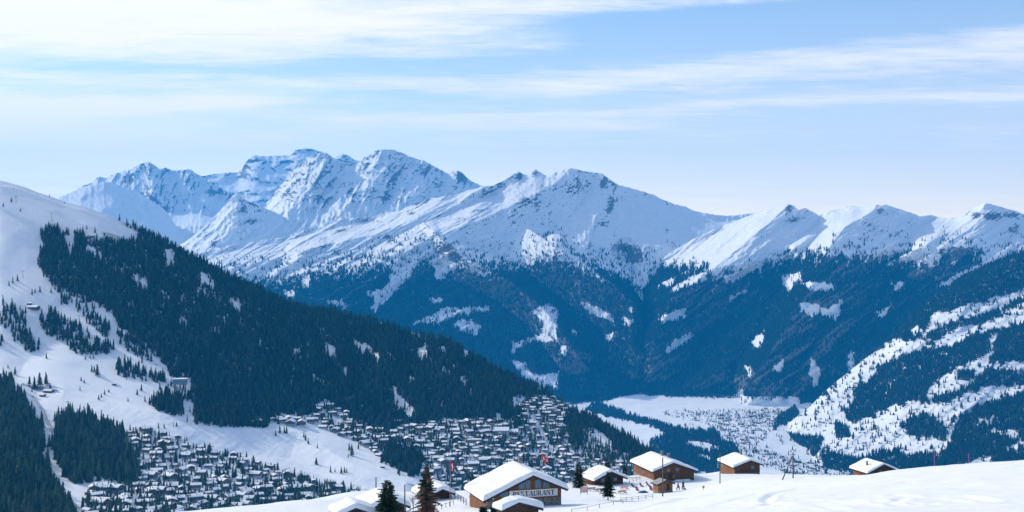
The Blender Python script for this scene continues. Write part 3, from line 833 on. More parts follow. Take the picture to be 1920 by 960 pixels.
# forests on the far mountains ------------------------------------------------
CENTRAL_CLEAR = [
    [(740, 480), (800, 476), (762, 520), (737, 550), (715, 572), (700, 585), (694, 580), (708, 560), (688, 551), (690, 545), (712, 545), (728, 530), (735, 505)],
    [(812, 478), (870, 490), (852, 503), (838, 512), (832, 522), (815, 520), (812, 500)],
    [(768, 606), (790, 598), (812, 588), (837, 577), (870, 577), (920, 575), (912, 580), (880, 584), (860, 588), (835, 600), (800, 606)],
    [(797, 558), (815, 558), (834, 562), (820, 568)], [(993, 582), (1032, 571), (1046, 585), (1045, 600), (1042, 625), (1046, 637), (1020, 638), (998, 638), (985, 640), (970, 650), (966, 666), (955, 662), (960, 648), (975, 640), (1000, 632), (1018, 625), (1018, 605), (1008, 590)],
    [(1086, 565), (1100, 565), (1127, 579), (1145, 590), (1149, 606), (1140, 598), (1125, 590), (1108, 590)], [(1163, 592), (1186, 600), (1182, 612), (1168, 602)], [(1168, 576), (1190, 579), (1190, 584)], [(1134, 628), (1148, 624), (1152, 637), (1140, 635)],
    [(1050, 649), (1063, 650), (1061, 663), (1052, 660)], [(963, 676), (985, 680), (993, 698), (1020, 704), (1034, 698), (1046, 697), (1046, 726), (1020, 724), (985, 707), (968, 690)],
    [(1165, 470), (1185, 500), (1205, 498), (1215, 520), (1208, 545), (1205, 568), (1195, 548), (1178, 528), (1165, 515), (1130, 490)],
    [(568, 520), (580, 518), (582, 535), (572, 540), (565, 530)], [(600, 562), (640, 562), (652, 572), (630, 574)], [(530, 545), (555, 545), (552, 558), (535, 556)], [(880, 500), (893, 502), (912, 516), (900, 512)],
    [(1070, 620), (1078, 618), (1086, 632), (1076, 628)], [(850, 605), (875, 598), (905, 612), (890, 628), (870, 622)], [(640, 480), (700, 470), (735, 460), (700, 480), (650, 500)],
]
def dens_central(px, py):
    tl = np.interp(px, [330, 440, 520, 600, 680, 760, 800, 860, 960, 1040, 1100, 1160, 1200, 1260], [505, 515, 512, 500, 492, 470, 470, 482, 490, 462, 488, 505, 500, 490])
    n = fbm(px / 14, py / 10, 4, 120)
    dd = sst(py - tl + 16 * n, -6, 40)
    tex = fbm((px + py) / 7, (py - px) / 16, 3, 121)
    dd = dd * np.where(tex > sst(py - tl, -10, 85) * 1.15 - .15, sst(py - tl, 0, 90) * .8 + .10, 1.0)
    dd[any_poly(px, py, CENTRAL_CLEAR, 6, 9, 22) | any_poly(px, py - 4, CENTRAL_CLEAR, 6, 9, 22)] = 0.02
    sp = sst(py, tl - 45, tl) * 0.14 * (n > .05)
    return np.maximum(dd, sp)
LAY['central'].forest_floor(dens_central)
P_central = LAY['central'].scatter(dens_central, 6.6, RNG)
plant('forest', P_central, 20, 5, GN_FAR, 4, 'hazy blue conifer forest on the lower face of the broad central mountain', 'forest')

RIGHT_CLEAR = [
    [(1255, 545), (1290, 521), (1322, 511), (1326, 521), (1300, 529), (1262, 547)], [(1226, 540), (1250, 525), (1270, 520), (1255, 532)], [(1355, 520), (1400, 500), (1432, 488), (1420, 500), (1385, 520), (1358, 524)], [(1364, 560), (1400, 540), (1396, 548), (1370, 562)],
    [(1230, 596), (1250, 590), (1268, 582), (1290, 579), (1285, 588), (1260, 601), (1238, 601)], [(1248, 656), (1270, 635), (1298, 623), (1296, 633), (1255, 659)], [(1466, 518), (1500, 510), (1502, 525), (1490, 530), (1480, 546), (1468, 532)],
    [(1497, 568), (1535, 570), (1537, 582), (1525, 590), (1500, 578)], [(1410, 640), (1432, 620), (1430, 645), (1415, 655)], [(1395, 680), (1410, 690), (1405, 705)], [(1500, 530), (1560, 530), (1562, 540), (1530, 545)],
    [(1590, 665), (1598, 655), (1605, 700), (1590, 720)], [(1535, 580), (1560, 575), (1580, 560), (1570, 600)], [(1635, 590), (1660, 578), (1672, 565), (1660, 590)], [(1450, 690), (1470, 670), (1465, 700)], [(1520, 665), (1540, 700), (1530, 725), (1517, 700)],
    [(1670, 530), (1695, 530), (1690, 545), (1680, 545)], [(1760, 532), (1790, 515), (1830, 500), (1852, 490), (1925, 486), (1925, 500), (1860, 506), (1822, 506), (1800, 522), (1785, 536)], [(1840, 470), (1868, 478), (1862, 495), (1845, 495)], [(1372, 746), (1388, 730), (1398, 746)],
]
def dens_right(px, py):
    tl = np.interp(px, [1120, 1190, 1210, 1250, 1290, 1320, 1345, 1362, 1400, 1440, 1480, 1520, 1600, 1680, 1740, 1770, 1840, 1850, 1880, 1920, 2080], [505, 505, 478, 488, 492, 494, 505, 500, 490, 480, 468, 466, 466, 468, 482, 462, 460, 492, 476, 462, 450])
    n = fbm(px / 16, py / 12, 4, 130)
    dd = sst(py - tl + 12 * n, -4, 26)
    tex = fbm((px + .4 * py) / 8, (py) / 18, 3, 131)
    dd = dd * np.where(tex > sst(py - tl, -10, 95) * 1.15 - .10, sst(py - tl, 0, 90) * .8 + .12, 1.0)
    dd[any_poly(px, py, RIGHT_CLEAR, 6, 9, 32) | any_poly(px, py - 4, RIGHT_CLEAR, 6, 9, 32)] = 0.03
    sp = sst(py, tl - 40, tl) * 0.10 * (n > .08) * (px > 1560)
    fl = 1 - sst(py, 738, 752) * (px > 1200) * (px < 1500)
    return np.maximum(dd, sp) * fl
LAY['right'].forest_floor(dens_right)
P_right = LAY['right'].scatter(dens_right, 6.5, RNG)
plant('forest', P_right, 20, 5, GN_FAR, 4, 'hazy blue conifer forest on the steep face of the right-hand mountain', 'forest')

MEADOWS = [
    [(1735, 622), (1745, 600), (1750, 585), (1790, 582), (1810, 572), (1862, 563), (1870, 560), (1925, 538), (1925, 553), (1875, 580), (1840, 590), (1800, 600), (1760, 614), (1740, 624), (1708, 630), (1715, 612)],
    [(1750, 650), (1770, 627), (1800, 614), (1815, 611), (1850, 604), (1890, 589), (1868, 584), (1925, 571), (1925, 608), (1890, 612), (1880, 620), (1860, 618), (1820, 628), (1805, 640), (1775, 655), (1758, 652)],
    [(1620, 672), (1640, 660), (1665, 644), (1687, 632), (1692, 640), (1740, 638), (1752, 640), (1730, 658), (1690, 669), (1660, 682), (1630, 697), (1605, 717), (1562, 742), (1530, 770), (1508, 770), (1548, 720), (1580, 705), (1600, 685)],
    [(1548, 738), (1600, 700), (1648, 688), (1642, 700), (1620, 720), (1602, 732), (1602, 747), (1590, 762), (1557, 776), (1540, 800), (1490, 806), (1440, 830), (1462, 796), (1480, 782), (1510, 768)],
    [(1860, 625), (1873, 622), (1860, 665), (1852, 685), (1846, 690), (1856, 655)],
    [(1728, 745), (1738, 736), (1752, 718), (1775, 700), (1800, 690), (1830, 674), (1860, 664), (1852, 684), (1925, 678), (1925, 697), (1850, 692), (1830, 706), (1822, 722), (1790, 737), (1770, 746), (1742, 752)],
    [(1700, 778), (1730, 758), (1780, 754), (1800, 741), (1840, 730), (1880, 724), (1925, 723), (1925, 737), (1880, 746), (1822, 766), (1782, 792), (1755, 790), (1740, 775), (1715, 780)],
    [(1822, 797), (1845, 784), (1862, 779), (1869, 785), (1848, 797), (1830, 799)], [(1852, 804), (1880, 806), (1912, 812), (1905, 821), (1870, 815)], [(1878, 842), (1900, 832), (1925, 826), (1925, 842), (1890, 846)],
    [(1535, 838), (1560, 815), (1592, 800), (1640, 785), (1665, 770), (1700, 754), (1728, 752), (1722, 770), (1697, 786), (1682, 800), (1705, 816), (1720, 822), (1752, 825), (1792, 826), (1765, 850), (1700, 855), (1690, 846), (1660, 840), (1600, 862), (1560, 865)],
    [(1440, 822), (1507, 776), (1537, 724), (1597, 752), (1575, 768), (1600, 795), (1680, 761), (1725, 752), (1717, 776), (1687, 799), (1706, 821), (1785, 829), (1762, 846), (1687, 846), (1624, 853), (1600, 862), (1540, 856), (1440, 850)],
    [(1400, 850), (1440, 812), (1470, 800), (1540, 790), (1568, 800), (1560, 815), (1530, 835), (1540, 862), (1600, 870), (1590, 900), (1400, 900)], [(1800, 885), (1815, 870), (1835, 858), (1855, 856), (1862, 868), (1850, 890)], [(1770, 790), (1795, 792), (1778, 830), (1772, 826)], [(1690, 690), (1725, 685), (1725, 695)], [(1740, 660), (1780, 662), (1775, 668)],
]
MEADOW_WOODS = [
    [(1540, 850), (1548, 845), (1600, 860), (1640, 862), (1600, 885), (1545, 880)], [(1476, 812), (1500, 816), (1545, 824), (1536, 842), (1526, 856), (1500, 838), (1480, 824)], [(1566, 795), (1580, 795), (1592, 808), (1595, 820), (1568, 822)], [(1790, 700), (1828, 692), (1828, 710), (1800, 715)],
    [(1750, 740), (1770, 740), (1812, 728), (1808, 738), (1780, 752), (1755, 752)], [(1630, 805), (1640, 798), (1645, 806)],
]
def dens_meadow(px, py):
    n = fbm(px / 12, py / 6, 3, 140)
    md = any_poly(px, py, MEADOWS, 9, 12, 42) & (fbm((px + 1.3 * py) / 26, (py - .5 * px) / 9, 3, 144) > -.6)
    d = np.where(md, 0.015 + 0.45 * (n > .40), 1.0 - 0.5 * (fbm(px / 9, py / 12, 3, 141) > .55))
    d = np.maximum(d, any_poly(px, py, MEADOW_WOODS, 4, 9, 43) * .9)
    return d
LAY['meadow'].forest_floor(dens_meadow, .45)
P_meadow = LAY['meadow'].scatter(dens_meadow, 7, RNG)
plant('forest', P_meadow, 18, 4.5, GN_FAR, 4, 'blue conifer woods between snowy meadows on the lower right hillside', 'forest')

VALLEY_WOODS = [
    [(1120, 750), (1142, 764), (1170, 774), (1200, 784), (1225, 788), (1260, 801), (1290, 806), (1345, 808), (1352, 824), (1375, 832), (1392, 860), (1372, 885), (1225, 890), (1215, 828), (1250, 815), (1225, 800), (1180, 790), (1142, 782), (1100, 770)],
    [(1448, 798), (1462, 780), (1488, 765), (1500, 772), (1490, 785), (1462, 800), (1450, 806)],
]
VALLEY_CLEAR = [[(1283, 832), (1292, 826), (1330, 832), (1352, 842), (1325, 846), (1300, 838)], [(1308, 852), (1330, 855), (1332, 866), (1315, 860)]]
def dens_valley(px, py):
    d = any_poly(px, py, VALLEY_WOODS, 5, 9, 52).astype(float)
    d[any_poly(px, py, VALLEY_CLEAR, 3, 8, 53)] = .05
    t = 0.10 * (fbm(px / 22, py / 5, 3, 150) > .32) * (px > 1280) * (py > 765)
    return np.maximum(d, t)
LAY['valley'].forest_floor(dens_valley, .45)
P_valley = LAY['valley'].scatter(dens_valley, 8.5, RNG)
plant('forest', P_valley, 17, 5, GN_FAR, 4, 'bluish belt of trees along the valley floor around the far village', 'forest')



# ------------------------------------------------------------------ foreground snow slope
def wp(px, py, Y):
    return np.array([(px - 960) / F * Y, Y, (480 - py) / F * Y])


_cp = [  # pixel, pixel, distance: snow surface
    (1920, 1010, 60), (1500, 1010, 64), (1100, 1010, 80), (700, 1010, 110), (300, 1010, 130),
    (2100, 960, 78), (1920, 960, 85), (1750, 960, 88), (1600, 960, 93), (1400, 960, 105), (1250, 962, 120), (1150, 966, 140), (1060, 972, 160),
    (2100, 905, 105), (1920, 910, 108), (1750, 918, 112), (1600, 927, 122), (1450, 928, 140), (1350, 930, 158), (1270, 940, 165), (1200, 951, 172),
    (2100, 855, 160), (1920, 863, 165), (1850, 869, 168), (1760, 875, 172), (1700, 892, 182), (1640, 900, 196), (1600, 900, 200), (1520, 895, 222), (1440, 894, 240), (1380, 899, 245),
    (1640, 896, 300), (1600, 894, 325), (1690, 897, 310), (1500, 893, 290), (1400, 889, 312), (1340, 889, 318), (1440, 885, 340), (1360, 884, 345),
    (1319, 919, 238), (1281, 921, 252), (1240, 924, 250), (1200, 930, 238), (1150, 938, 228), (1110, 946, 215), (1265, 905, 298), (1310, 902, 300), (1210, 905, 296), (1180, 918, 270),
    (1140, 913, 286), (1110, 914, 285), (1090, 905, 300), (1095, 928, 250), (1060, 908, 290), (1053, 945, 199), (1085, 935, 225), (1030, 955, 185), (1000, 962, 178), (960, 968, 172),
    (900, 955, 196), (860, 946, 206), (850, 938, 222), (880, 932, 225), (830, 942, 222), (800, 950, 205), (760, 962, 182), (720, 962, 185), (680, 962, 168), (640, 968, 160),
    (640, 930, 215), (700, 921, 222), (760, 924, 232), (600, 936, 205), (560, 940, 198), (480, 948, 184), (400, 956, 172), (330, 966, 162), (200, 990, 150), (0, 1010, 140),
    (540, 965, 150), (430, 975, 145), (900, 990, 130), (1000, 1000, 120),
    (-60, 1030, 220), (100, 1030, 220), (250, 1020, 220), (360, 1000, 215), (-60, 1045, 310), (150, 1045, 310), (350, 1035, 310), (450, 985, 235), (520, 962, 240), (600, 950, 262), (700, 938, 272), (790, 928, 290), (900, 920, 300), (1000, 915, 310), (1080, 912, 330),
    (500, 1000, 310), (600, 985, 330), (700, 970, 340), (1140, 916, 330), (1190, 891, 310), (1230, 900, 340), (1190, 902, 350), (1300, 892, 345), (1600, 904, 232), (1700, 902, 230), (1800, 885, 222), (1920, 878, 218), (1860, 884, 222), (1500, 899, 262), (1500, 908, 335), (1420, 896, 375), (1600, 903, 350), (1700, 912, 345), (1850, 925, 300), (2000, 925, 300),
]
_far = [(px, 480 + 2318 * z / Y, Y) for px in (0, 300, 600, 850, 1050, 1250, 1450, 1650, 1900, 2150) for Y, z in ((430, 104), (560, 165), (700, 225), (950, 310), (1450, 500))]
_cp = _cp + _far
_Q = np.array([wp(*c) for c in _cp])
_s = 0.01
def _U(r2):
    return 0.5 * r2 * np.log(r2 + 1e-9)
_xy = _Q[:, :2] * _s
_d2 = ((_xy[:, None] - _xy[None]) ** 2).sum(2)
_K = _U(_d2) + np.eye(len(_xy)) * 2e-4
_Pm = np.c_[np.ones(len(_xy)), _xy]
_A = np.block([[_K, _Pm], [_Pm.T, np.zeros((3, 3))]])
_wts = np.linalg.solve(_A, np.r_[_Q[:, 2], np.zeros(3)])


def gz(x, y, detail=True):
    x = np.asarray(x, float); y = np.asarray(y, float)
    sh = x.shape
    q = np.stack([x.ravel(), y.ravel()], 1) * _s
    z = np.empty(len(q))
    for i in range(0, len(q), 20000):
        b = q[i:i + 20000]
        d2 = ((b[:, None] - _xy[None]) ** 2).sum(2)
        z[i:i + 20000] = _U(d2) @ _wts[:-3] + _wts[-3] + b @ _wts[-2:]
    z = z.reshape(sh)
    if detail:
        z = z + 0.26 * fbm(x / 16, y / 16, 3, 160) + 0.08 * fbm(x / 3.5, y / 3.5, 3, 161)
    return z


def on_ground(px, py):
    """where the sight line through a pixel meets the near snow"""
    Ys = np.linspace(60, 345, 1200)
    x = (px - 960) / F * Ys; z = (480 - py) / F * Ys
    g = gz(x, Ys)
    k = np.nonzero(z <= g)[0]
    i = k[0] if len(k) else len(Ys) - 1
    return np.array([x[i], Ys[i], g[i]])


def ground_at(px, Y):
    x = (px - 960) / F * Y
    return np.array([x, Y, float(gz(np.array([x]), np.array([Y]))[0])])


_pxs = np.arange(-60, 2160, 4.0)
_Ysg = np.r_[np.geomspace(1.5, 60, 14)[:-1], np.geomspace(60, 350, 260), np.geomspace(356, 1440, 44)]
_gp, _gY = np.meshgrid(_pxs, _Ysg)
_gx = (_gp - 960) / F * _gY
_gx = np.where(_gY < 60, _gx / np.maximum(_gY, 1e-3) * 60, _gx)
_gz = gz(_gx, _gY)
_near = sst(_gY, 62, 20)
_gz = _gz * (1 - _near) + (-1.9 - 0.172 * _gY + .004 * _gx) * _near
# ski tracks and a few trampled paths pressed into the snow
def track(X, Y, Z, pts, w, depth):
    d = np.full(X.shape, 1e9)
    for a, b in zip(pts[:-1], pts[1:]):
        v = b[:2] - a[:2]; L = (v ** 2).sum()
        t = np.clip(((X - a[0]) * v[0] + (Y - a[1]) * v[1]) / L, 0, 1)
        d = np.minimum(d, np.hypot(X - a[0] - t * v[0], Y - a[1] - t * v[1]))
    return Z - depth * np.exp(-(d / w) ** 2) + depth * .35 * np.exp(-((d - w * 2) / w) ** 2)
for tr, w, dp in (([(1560, 912), (1500, 917), (1450, 926), (1436, 936), (1445, 943), (1470, 938)], .5, .22), ([(1920, 950), (1700, 945), (1500, 938)], .5, .1),
                  ([(1400, 955), (1480, 938), (1560, 930), (1700, 905)], .6, .1), ([(1180, 960), (1260, 942), (1340, 925), (1420, 912)], 1.2, .28), ([(1300, 955), (1420, 925), (1560, 905)], .6, .12)):
    _gz = track(_gx, _gY, _gz, [on_ground(*p) for p in tr], w, dp)
_rt = random.Random(31)
for k in range(5):                                   # old ski tracks, running down past the chalets
    x0_, y0_ = _rt.uniform(1180, 1900), _rt.uniform(925, 955)
    pts_ = []
    for q in range(7):
        pts_.append((x0_ - q * _rt.uniform(18, 40), y0_ + 4 * math.sin(q * 1.3 + k) - q * 1.2))
    for off in (0, 1.6):
        _gz = track(_gx, _gY, _gz, [on_ground(a, b + off * .5) for a, b in pts_], .5, .07)
_side = grid_mesh("snow_slope", np.stack([_gx, _gY, _gz], 2)[::-1], M['snow'])
tag(_side, kind='structure')
# ------------------------------------------------------------------ chalets on the near slope
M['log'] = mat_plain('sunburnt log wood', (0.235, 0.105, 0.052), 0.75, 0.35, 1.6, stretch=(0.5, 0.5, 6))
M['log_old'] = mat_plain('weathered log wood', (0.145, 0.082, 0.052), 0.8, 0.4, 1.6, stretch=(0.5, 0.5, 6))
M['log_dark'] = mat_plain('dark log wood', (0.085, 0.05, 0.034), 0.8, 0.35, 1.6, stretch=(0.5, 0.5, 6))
M['core'] = mat_plain('shadowed wall core', (0.06, 0.04, 0.03), 0.9, 0.2)  # plain dark colour behind the log gaps, also on doors and brace
M['boards'] = mat_plain('roof boards', (0.075, 0.058, 0.05), 0.8, 0.3, 2.0)
M['fascia'] = mat_plain('dark painted fascia', (0.035, 0.035, 0.042), 0.6, 0.2)
M['beam'] = mat_plain('beam wood', (0.24, 0.12, 0.06), 0.75, 0.3, 2.0)
M['stone'] = mat_plain('grey rubble stone', (0.24, 0.22, 0.20), 0.9, 0.45, 2.2, bump=0.3)
M['plaster'] = mat_plain('pale plaster', (0.62, 0.60, 0.56), 0.85, 0.08, 0.8)
M['frame'] = mat_plain('window frame wood', (0.33, 0.19, 0.11), 0.6, 0.2, 3.0)
M['signwhite'] = mat_plain('sign white paint', (0.78, 0.77, 0.74), 0.6, 0.05, 2.0)
M['black'] = mat_plain('black paint', (0.015, 0.015, 0.018), 0.5, 0.2)
M['metal'] = mat_plain('grey metal', (0.25, 0.26, 0.28), 0.45, 0.2, 2.0, metal=0.6)
M['pole'] = mat_plain('weathered pole wood', (0.13, 0.10, 0.08), 0.85, 0.3, 1.5, stretch=(3, 3, .4))
M['slate'] = mat_plain('grey roof sheet', (0.33, 0.33, 0.33), 0.6, 0.15, 1.0)
M['orange'] = mat_plain('orange pine', (0.34, 0.15, 0.06), 0.7, 0.3, 1.6, stretch=(4, 4, .6))
_m, _t = mat_new('window glass')
_b = finish(_t, Base_Color=(0.02, 0.23, 0.40, 1), Roughness=0.35)
_b.inputs['Specular IOR Level'].default_value = 0.4
_b.inputs['Coat Weight'].default_value = 0.15
M['glass'] = _m


class MB:
    """collects boxes, bars and prisms into one mesh"""
    def __init__(self):
        self.v, self.f = [], []

    def box(self, x0, x1, y0, y1, z0, z1, c=0.0):
        b = len(self.v)
        self.v += [(x, y, z) for z in (z0, z1) for y in (y0, y1) for x in (x0, x1)]
        self.f += [tuple(b + i for i in q) for q in ((0, 2, 3, 1), (4, 5, 7, 6), (0, 1, 5, 4), (2, 6, 7, 3), (0, 4, 6, 2), (1, 3, 7, 5))]
        return self

    def bar(self, p, q, r, n=6, r2=None):
        p, q = Vector(p), Vector(q)
        d = (q - p).normalized(); s = d.orthogonal().normalized(); t = d.cross(s)
        b = len(self.v); r2 = r if r2 is None else r2
        for P_, rr in ((p, r), (q, r2)):
            for k in range(n):
                a = 2 * math.pi * k / n
                self.v.append(tuple(P_ + (s * math.cos(a) + t * math.sin(a)) * rr))
        for k in range(n):
            self.f.append((b + k, b + (k + 1) % n, b + n + (k + 1) % n, b + n + k))
        self.f.append(tuple(b + k for k in range(n))[::-1]); self.f.append(tuple(b + n + k for k in range(n)))
        return self

    def prism(self, pts, y0, y1):
        b = len(self.v); n = len(pts)
        self.v += [(x, y0, z) for x, z in pts] + [(x, y1, z) for x, z in pts]
        self.f += [tuple(range(b, b + n))[::-1], tuple(range(b + n, b + 2 * n))]
        self.f += [(b + k, b + (k + 1) % n, b + n + (k + 1) % n, b + n + k) for k in range(n)]
        return self

    def plank(self, p0, p1, h, th, up):
        """flat board from p0 to p1, height h along up, thickness th"""
        p0, p1, up = Vector(p0), Vector(p1), Vector(up)
        n = (p1 - p0).cross(up).normalized() * th * .5
        b = len(self.v)
        for base in (p0, p1):
            for s_ in (-1, 1):
                for u_ in (0, 1):
                    self.v.append(tuple(base + n * s_ + up * (h * u_)))
        self.f += [tuple(b + i for i in q) for q in ((0, 1, 3, 2), (4, 6, 7, 5), (0, 4, 5, 1), (2, 3, 7, 6), (0, 2, 6, 4), (1, 5, 7, 3))]
        return self

    def build(self, name, mat, parent=None, smooth=False):
        return mesh_obj(name, self.v, self.f, mat, parent, smooth)


LOGMESH = {}
def log_part(parent, mat, p, L, axis, h, d, rr):
    """one squared log with chamfered edges; shares its mesh with logs of the same length"""
    key = (mat.name, max(.25, round(L * 4) / 4), axis, h, d)
    if key not in LOGMESH:
        L_ = key[1]
        c = h * 0.16
        sec = [(-d / 2, c), (-d / 2 + c, 0), (d / 2, 0), (d / 2, h), (-d / 2 + c, h), (-d / 2, h - c)]
        v = []
        for e in (-L_ / 2, L_ / 2):
            for u, z in sec:
                v.append((e, u, z) if axis == 'x' else (u, e, z))
        n = 6
        f = [tuple(range(n)), tuple(range(n, 2 * n))[::-1]] + [(k, n + k, n + (k + 1) % n, (k + 1) % n) for k in range(n)]
        me = bpy.data.meshes.new('log'); me.from_pydata(v, [], f); me.materials.append(mat); me.update()
        LOGMESH[key] = me
    o = bpy.data.objects.new('log', LOGMESH[key])
    C.objects.link(o); o.parent = parent
    o.location = (p[0], p[1] + (rr.uniform(-.02, .02) if axis == 'x' else 0), p[2])
    if axis == 'x':
        o.scale = (L / key[1], 1, 1)
    else:
        o.scale = (1, L / key[1], 1); o.location[0] += rr.uniform(-.02, .02)
    return o


def snow_cap(name, a, b, L, tanp, H, thick, seed, parent, mat, ext=0.14, rnd=0.34, y0=0.0, round_ridge=0.5):
    def lin(lo, hi, n):
        e = np.linspace(0, 1, n)
        w = 0.5 - 0.5 * np.cos(np.pi * e)
        return lo + (hi - lo) * (0.6 * w + 0.4 * e)
    xs = np.unique(np.r_[lin(-a - ext, 0, 26), lin(0, b + ext, 26)]); ys = lin(y0 - ext, L + ext, 34)
    X, Y = np.meshgrid(xs, ys)
    rr = 0.10 * fbm(Y * 1.1, X * 1.1, 3, seed + 7)
    d = np.minimum(np.minimum(X + a + ext, b + ext - X), np.minimum(Y - y0 + ext, L + ext - Y))
    q = np.clip((d) / rnd, 0, 1)
    prof = np.sqrt(np.clip(1 - (1 - q) ** 2, 0, 1))
    zr = H - tanp * (np.sqrt(X * X + round_ridge ** 2) - round_ridge * .8)
    zr = np.maximum(zr, H - tanp * np.abs(X) + 0.0)
    th = thick * (1 + 0.35 * fbm(X / 3.2, Y / 3.2, 3, seed))
    Z = np.where(d < 1e-6, H - tanp * np.abs(X) - 0.03, zr + 0.01 + th * prof)
    # lips of snow sag a little over the eaves
    X = X + np.sign(X) * np.where(q < .5, rr * .5, 0)
    return grid_mesh(name, np.stack([X, Y, Z], 2)[::-1], mat), (lambda x, y: H - tanp * abs(x) + thick * .8)


def chalet(name, label, apex, yaw, tanp, a, b, L, zg, wood, thick=0.6, ov=0.75, fo=0.9, zb=0.3, base='stone', windows=(), lwindows=(), chimneys=(), logh=0.34, seed=1, cat='chalet', snow=True, group=None, roofmat=None, left_wood=None, lzb=None, ext=.10, rridge=.5):
    rr = random.Random(seed)
    ap = wp(*apex)
    H = ap[2] - zg
    root = empty(name, (ap[0], ap[1], zg), R(yaw))
    tag(root, label, cat, group)
    xl, xr = -(a - ov), b - ov
    zl, zr = H - 0.2 - (a - ov) * tanp, H - 0.2 - (b - ov) * tanp
    yb = L - 0.5
    D = 0.16
    core = MB().prism([(xl + .1, -2), (xl + .1, zl - .05), (0, H - .28), (xr - .1, zr - .05), (xr - .1, -2)], fo + .1, yb)
    core.build('wall', M['core'], root)
    # base course
    if base == 'stone':
        sb = MB()
        rows = max(2, int((zb + .5) / .28))
        hh = (zb + .5) / rows
        for r_i in range(rows):
            x = xl - .04
            while x < xr:
                w = rr.uniform(.3, .75); x1 = min(x + w, xr + .04)
                sb.box(x, x1 - .03, fo - .10 + rr.uniform(-.03, .03), fo + .12, -.5 + r_i * hh, -.5 + (r_i + 1) * hh - .025); x = x1
            y = fo + .12
            while y < yb and lzb is None:
                w = rr.uniform(.3, .75); y1 = min(y + w, yb)
                sb.box(xl - .08 + rr.uniform(-.03, .03), xl + .12, y, y1 - .03, -.5 + r_i * hh, -.5 + (r_i + 1) * hh - .025); y = y1
        tag(sb.build('stone_base', M['stone'], root), kind='stuff')
        MB().box(xl + .02, xr + .02, fo - .02, yb, -2.2, zb - .02).build('footing', M['stone'], root)
    else:
        MB().box(xl - .04, xr + .04, fo - .05, yb, -2.2, zb).build('footing', M[base], root)
    # log courses, split at the windows
    zlow = lzb if lzb is not None else zb
    z = zb - logh * math.ceil((zb - zlow) / logh - 1e-6)
    while z < H - .45:
        zt = z + logh
        lo = max(xl, -(H - .22 - zt) / tanp); hi = min(xr, (H - .22 - zt) / tanp)
        if hi - lo > .5 and z > zb - .01:
            spans = [(lo, hi)]
            for x0, x1, z0, z1 in windows:
                if z0 < zt - .06 and z1 > z + .06:
                    ns = []
                    for s0, s1 in spans:
                        if x1 <= s0 or x0 >= s1: ns.append((s0, s1))
                        else:
                            if x0 - s0 > .12: ns.append((s0, x0))
                            if s1 - x1 > .12: ns.append((x1, s1))
                    spans = ns
            for s0, s1 in spans:
                e0 = rr.uniform(0.05, .18) if s0 == xl else 0
                log_part(root, wood, ((s0 + s1 - e0) / 2, fo, z), s1 - s0 + e0 - .01, 'x', logh - .045, D, rr)
        if zt < zl + .05:
            e0 = rr.uniform(.05, .18)
            spans = [(fo + .09, yb)]
            for y0, y1, z0, z1 in lwindows:
                if z0 < zt - .06 and z1 > z + .06:
                    spans = [q for s0, s1 in spans for q in ([(s0, s1)] if y1 <= s0 or y0 >= s1 else [(s0, y0), (y1, s1)])]
            for s0, s1 in spans:
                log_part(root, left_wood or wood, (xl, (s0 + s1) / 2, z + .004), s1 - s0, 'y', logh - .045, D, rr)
        if zt < zr + .05 and z > zb - .01:
            log_part(root, wood, (xr, (fo + .09 + yb) / 2, z + .004), yb - fo - .09, 'y', logh - .045, D, rr)
        z = zt
    # windows
    def window(cx, cz, w, h, side):
        fr = MB()
        t = .09
        if side == 'f':
            for q in ((-w / 2, w / 2, h / 2 - t, h / 2), (-w / 2, w / 2, -h / 2, -h / 2 + t), (-w / 2, -w / 2 + t, -h / 2 + t, h / 2 - t), (w / 2 - t, w / 2, -h / 2 + t, h / 2 - t), (-.03, .03, -h / 2 + t, h / 2 - t)):
                fr.box(q[0], q[1], -.05, .06, q[2], q[3])
            fr.box(-w / 2 - .06, w / 2 + .06, -.14, .0, -h / 2 - .07, -h / 2 - .004)
            o = fr.build('window', M['frame'], root); o.location = (cx, fo - .06, cz)
            MB().box(-w / 2 + t, w / 2 - t, .01, .03, -h / 2 + t, h / 2 - t).build('pane', M['glass'], o)
        else:
            for q in ((-w / 2, w / 2, h / 2 - t, h / 2), (-w / 2, w / 2, -h / 2, -h / 2 + t), (-w / 2, -w / 2 + t, -h / 2 + t, h / 2 - t), (w / 2 - t, w / 2, -h / 2 + t, h / 2 - t)):
                fr.box(-.05, .06, q[0], q[1], q[2], q[3])
            o = fr.build('window', M['frame'], root); o.location = (xl - .06, cx, cz)
            MB().box(.01, .03, -w / 2 + t, w / 2 - t, -h / 2 + t, h / 2 - t).build('pane', M['glass'], o)
    for x0, x1, z0, z1 in windows:
        window((x0 + x1) / 2, (z0 + z1) / 2, x1 - x0, z1 - z0, 'f')
    for y0, y1, z0, z1 in lwindows:
        window((y0 + y1) / 2, (z0 + z1) / 2, y1 - y0, z1 - z0, 'l')
    # roof boards, purlins, fascia
    rb = MB()
    t = .16
    rb.prism([(0, H), (0, H - t), (-a, H - t - a * tanp), (-a, H - a * tanp)], 0, L)
    rb.prism([(0.002, H), (b, H - b * tanp), (b, H - t - b * tanp), (0.002, H - t)], 0, L)
    roof = rb.build('roof', roofmat or M['boards'], root)
    up = (0, 0, 1)
    for e, nm in ((-a, 'fascia'), (b, 'fascia')):
        MB().plank((e, -.04, H - abs(e) * tanp - .40), (0, -.04, H - .40), .40, .07, up).build(nm, M['fascia'], roof)
    MB().plank((-a - .03, 0, H - a * tanp - .22), (-a - .03, L, H - a * tanp - .22), .2, .05, up).build('fascia', M['fascia'], roof)
    MB().plank((b + .03, 0, H - b * tanp - .22), (b + .03, L, H - b * tanp - .22), .2, .05, up).build('fascia', M['fascia'], roof)
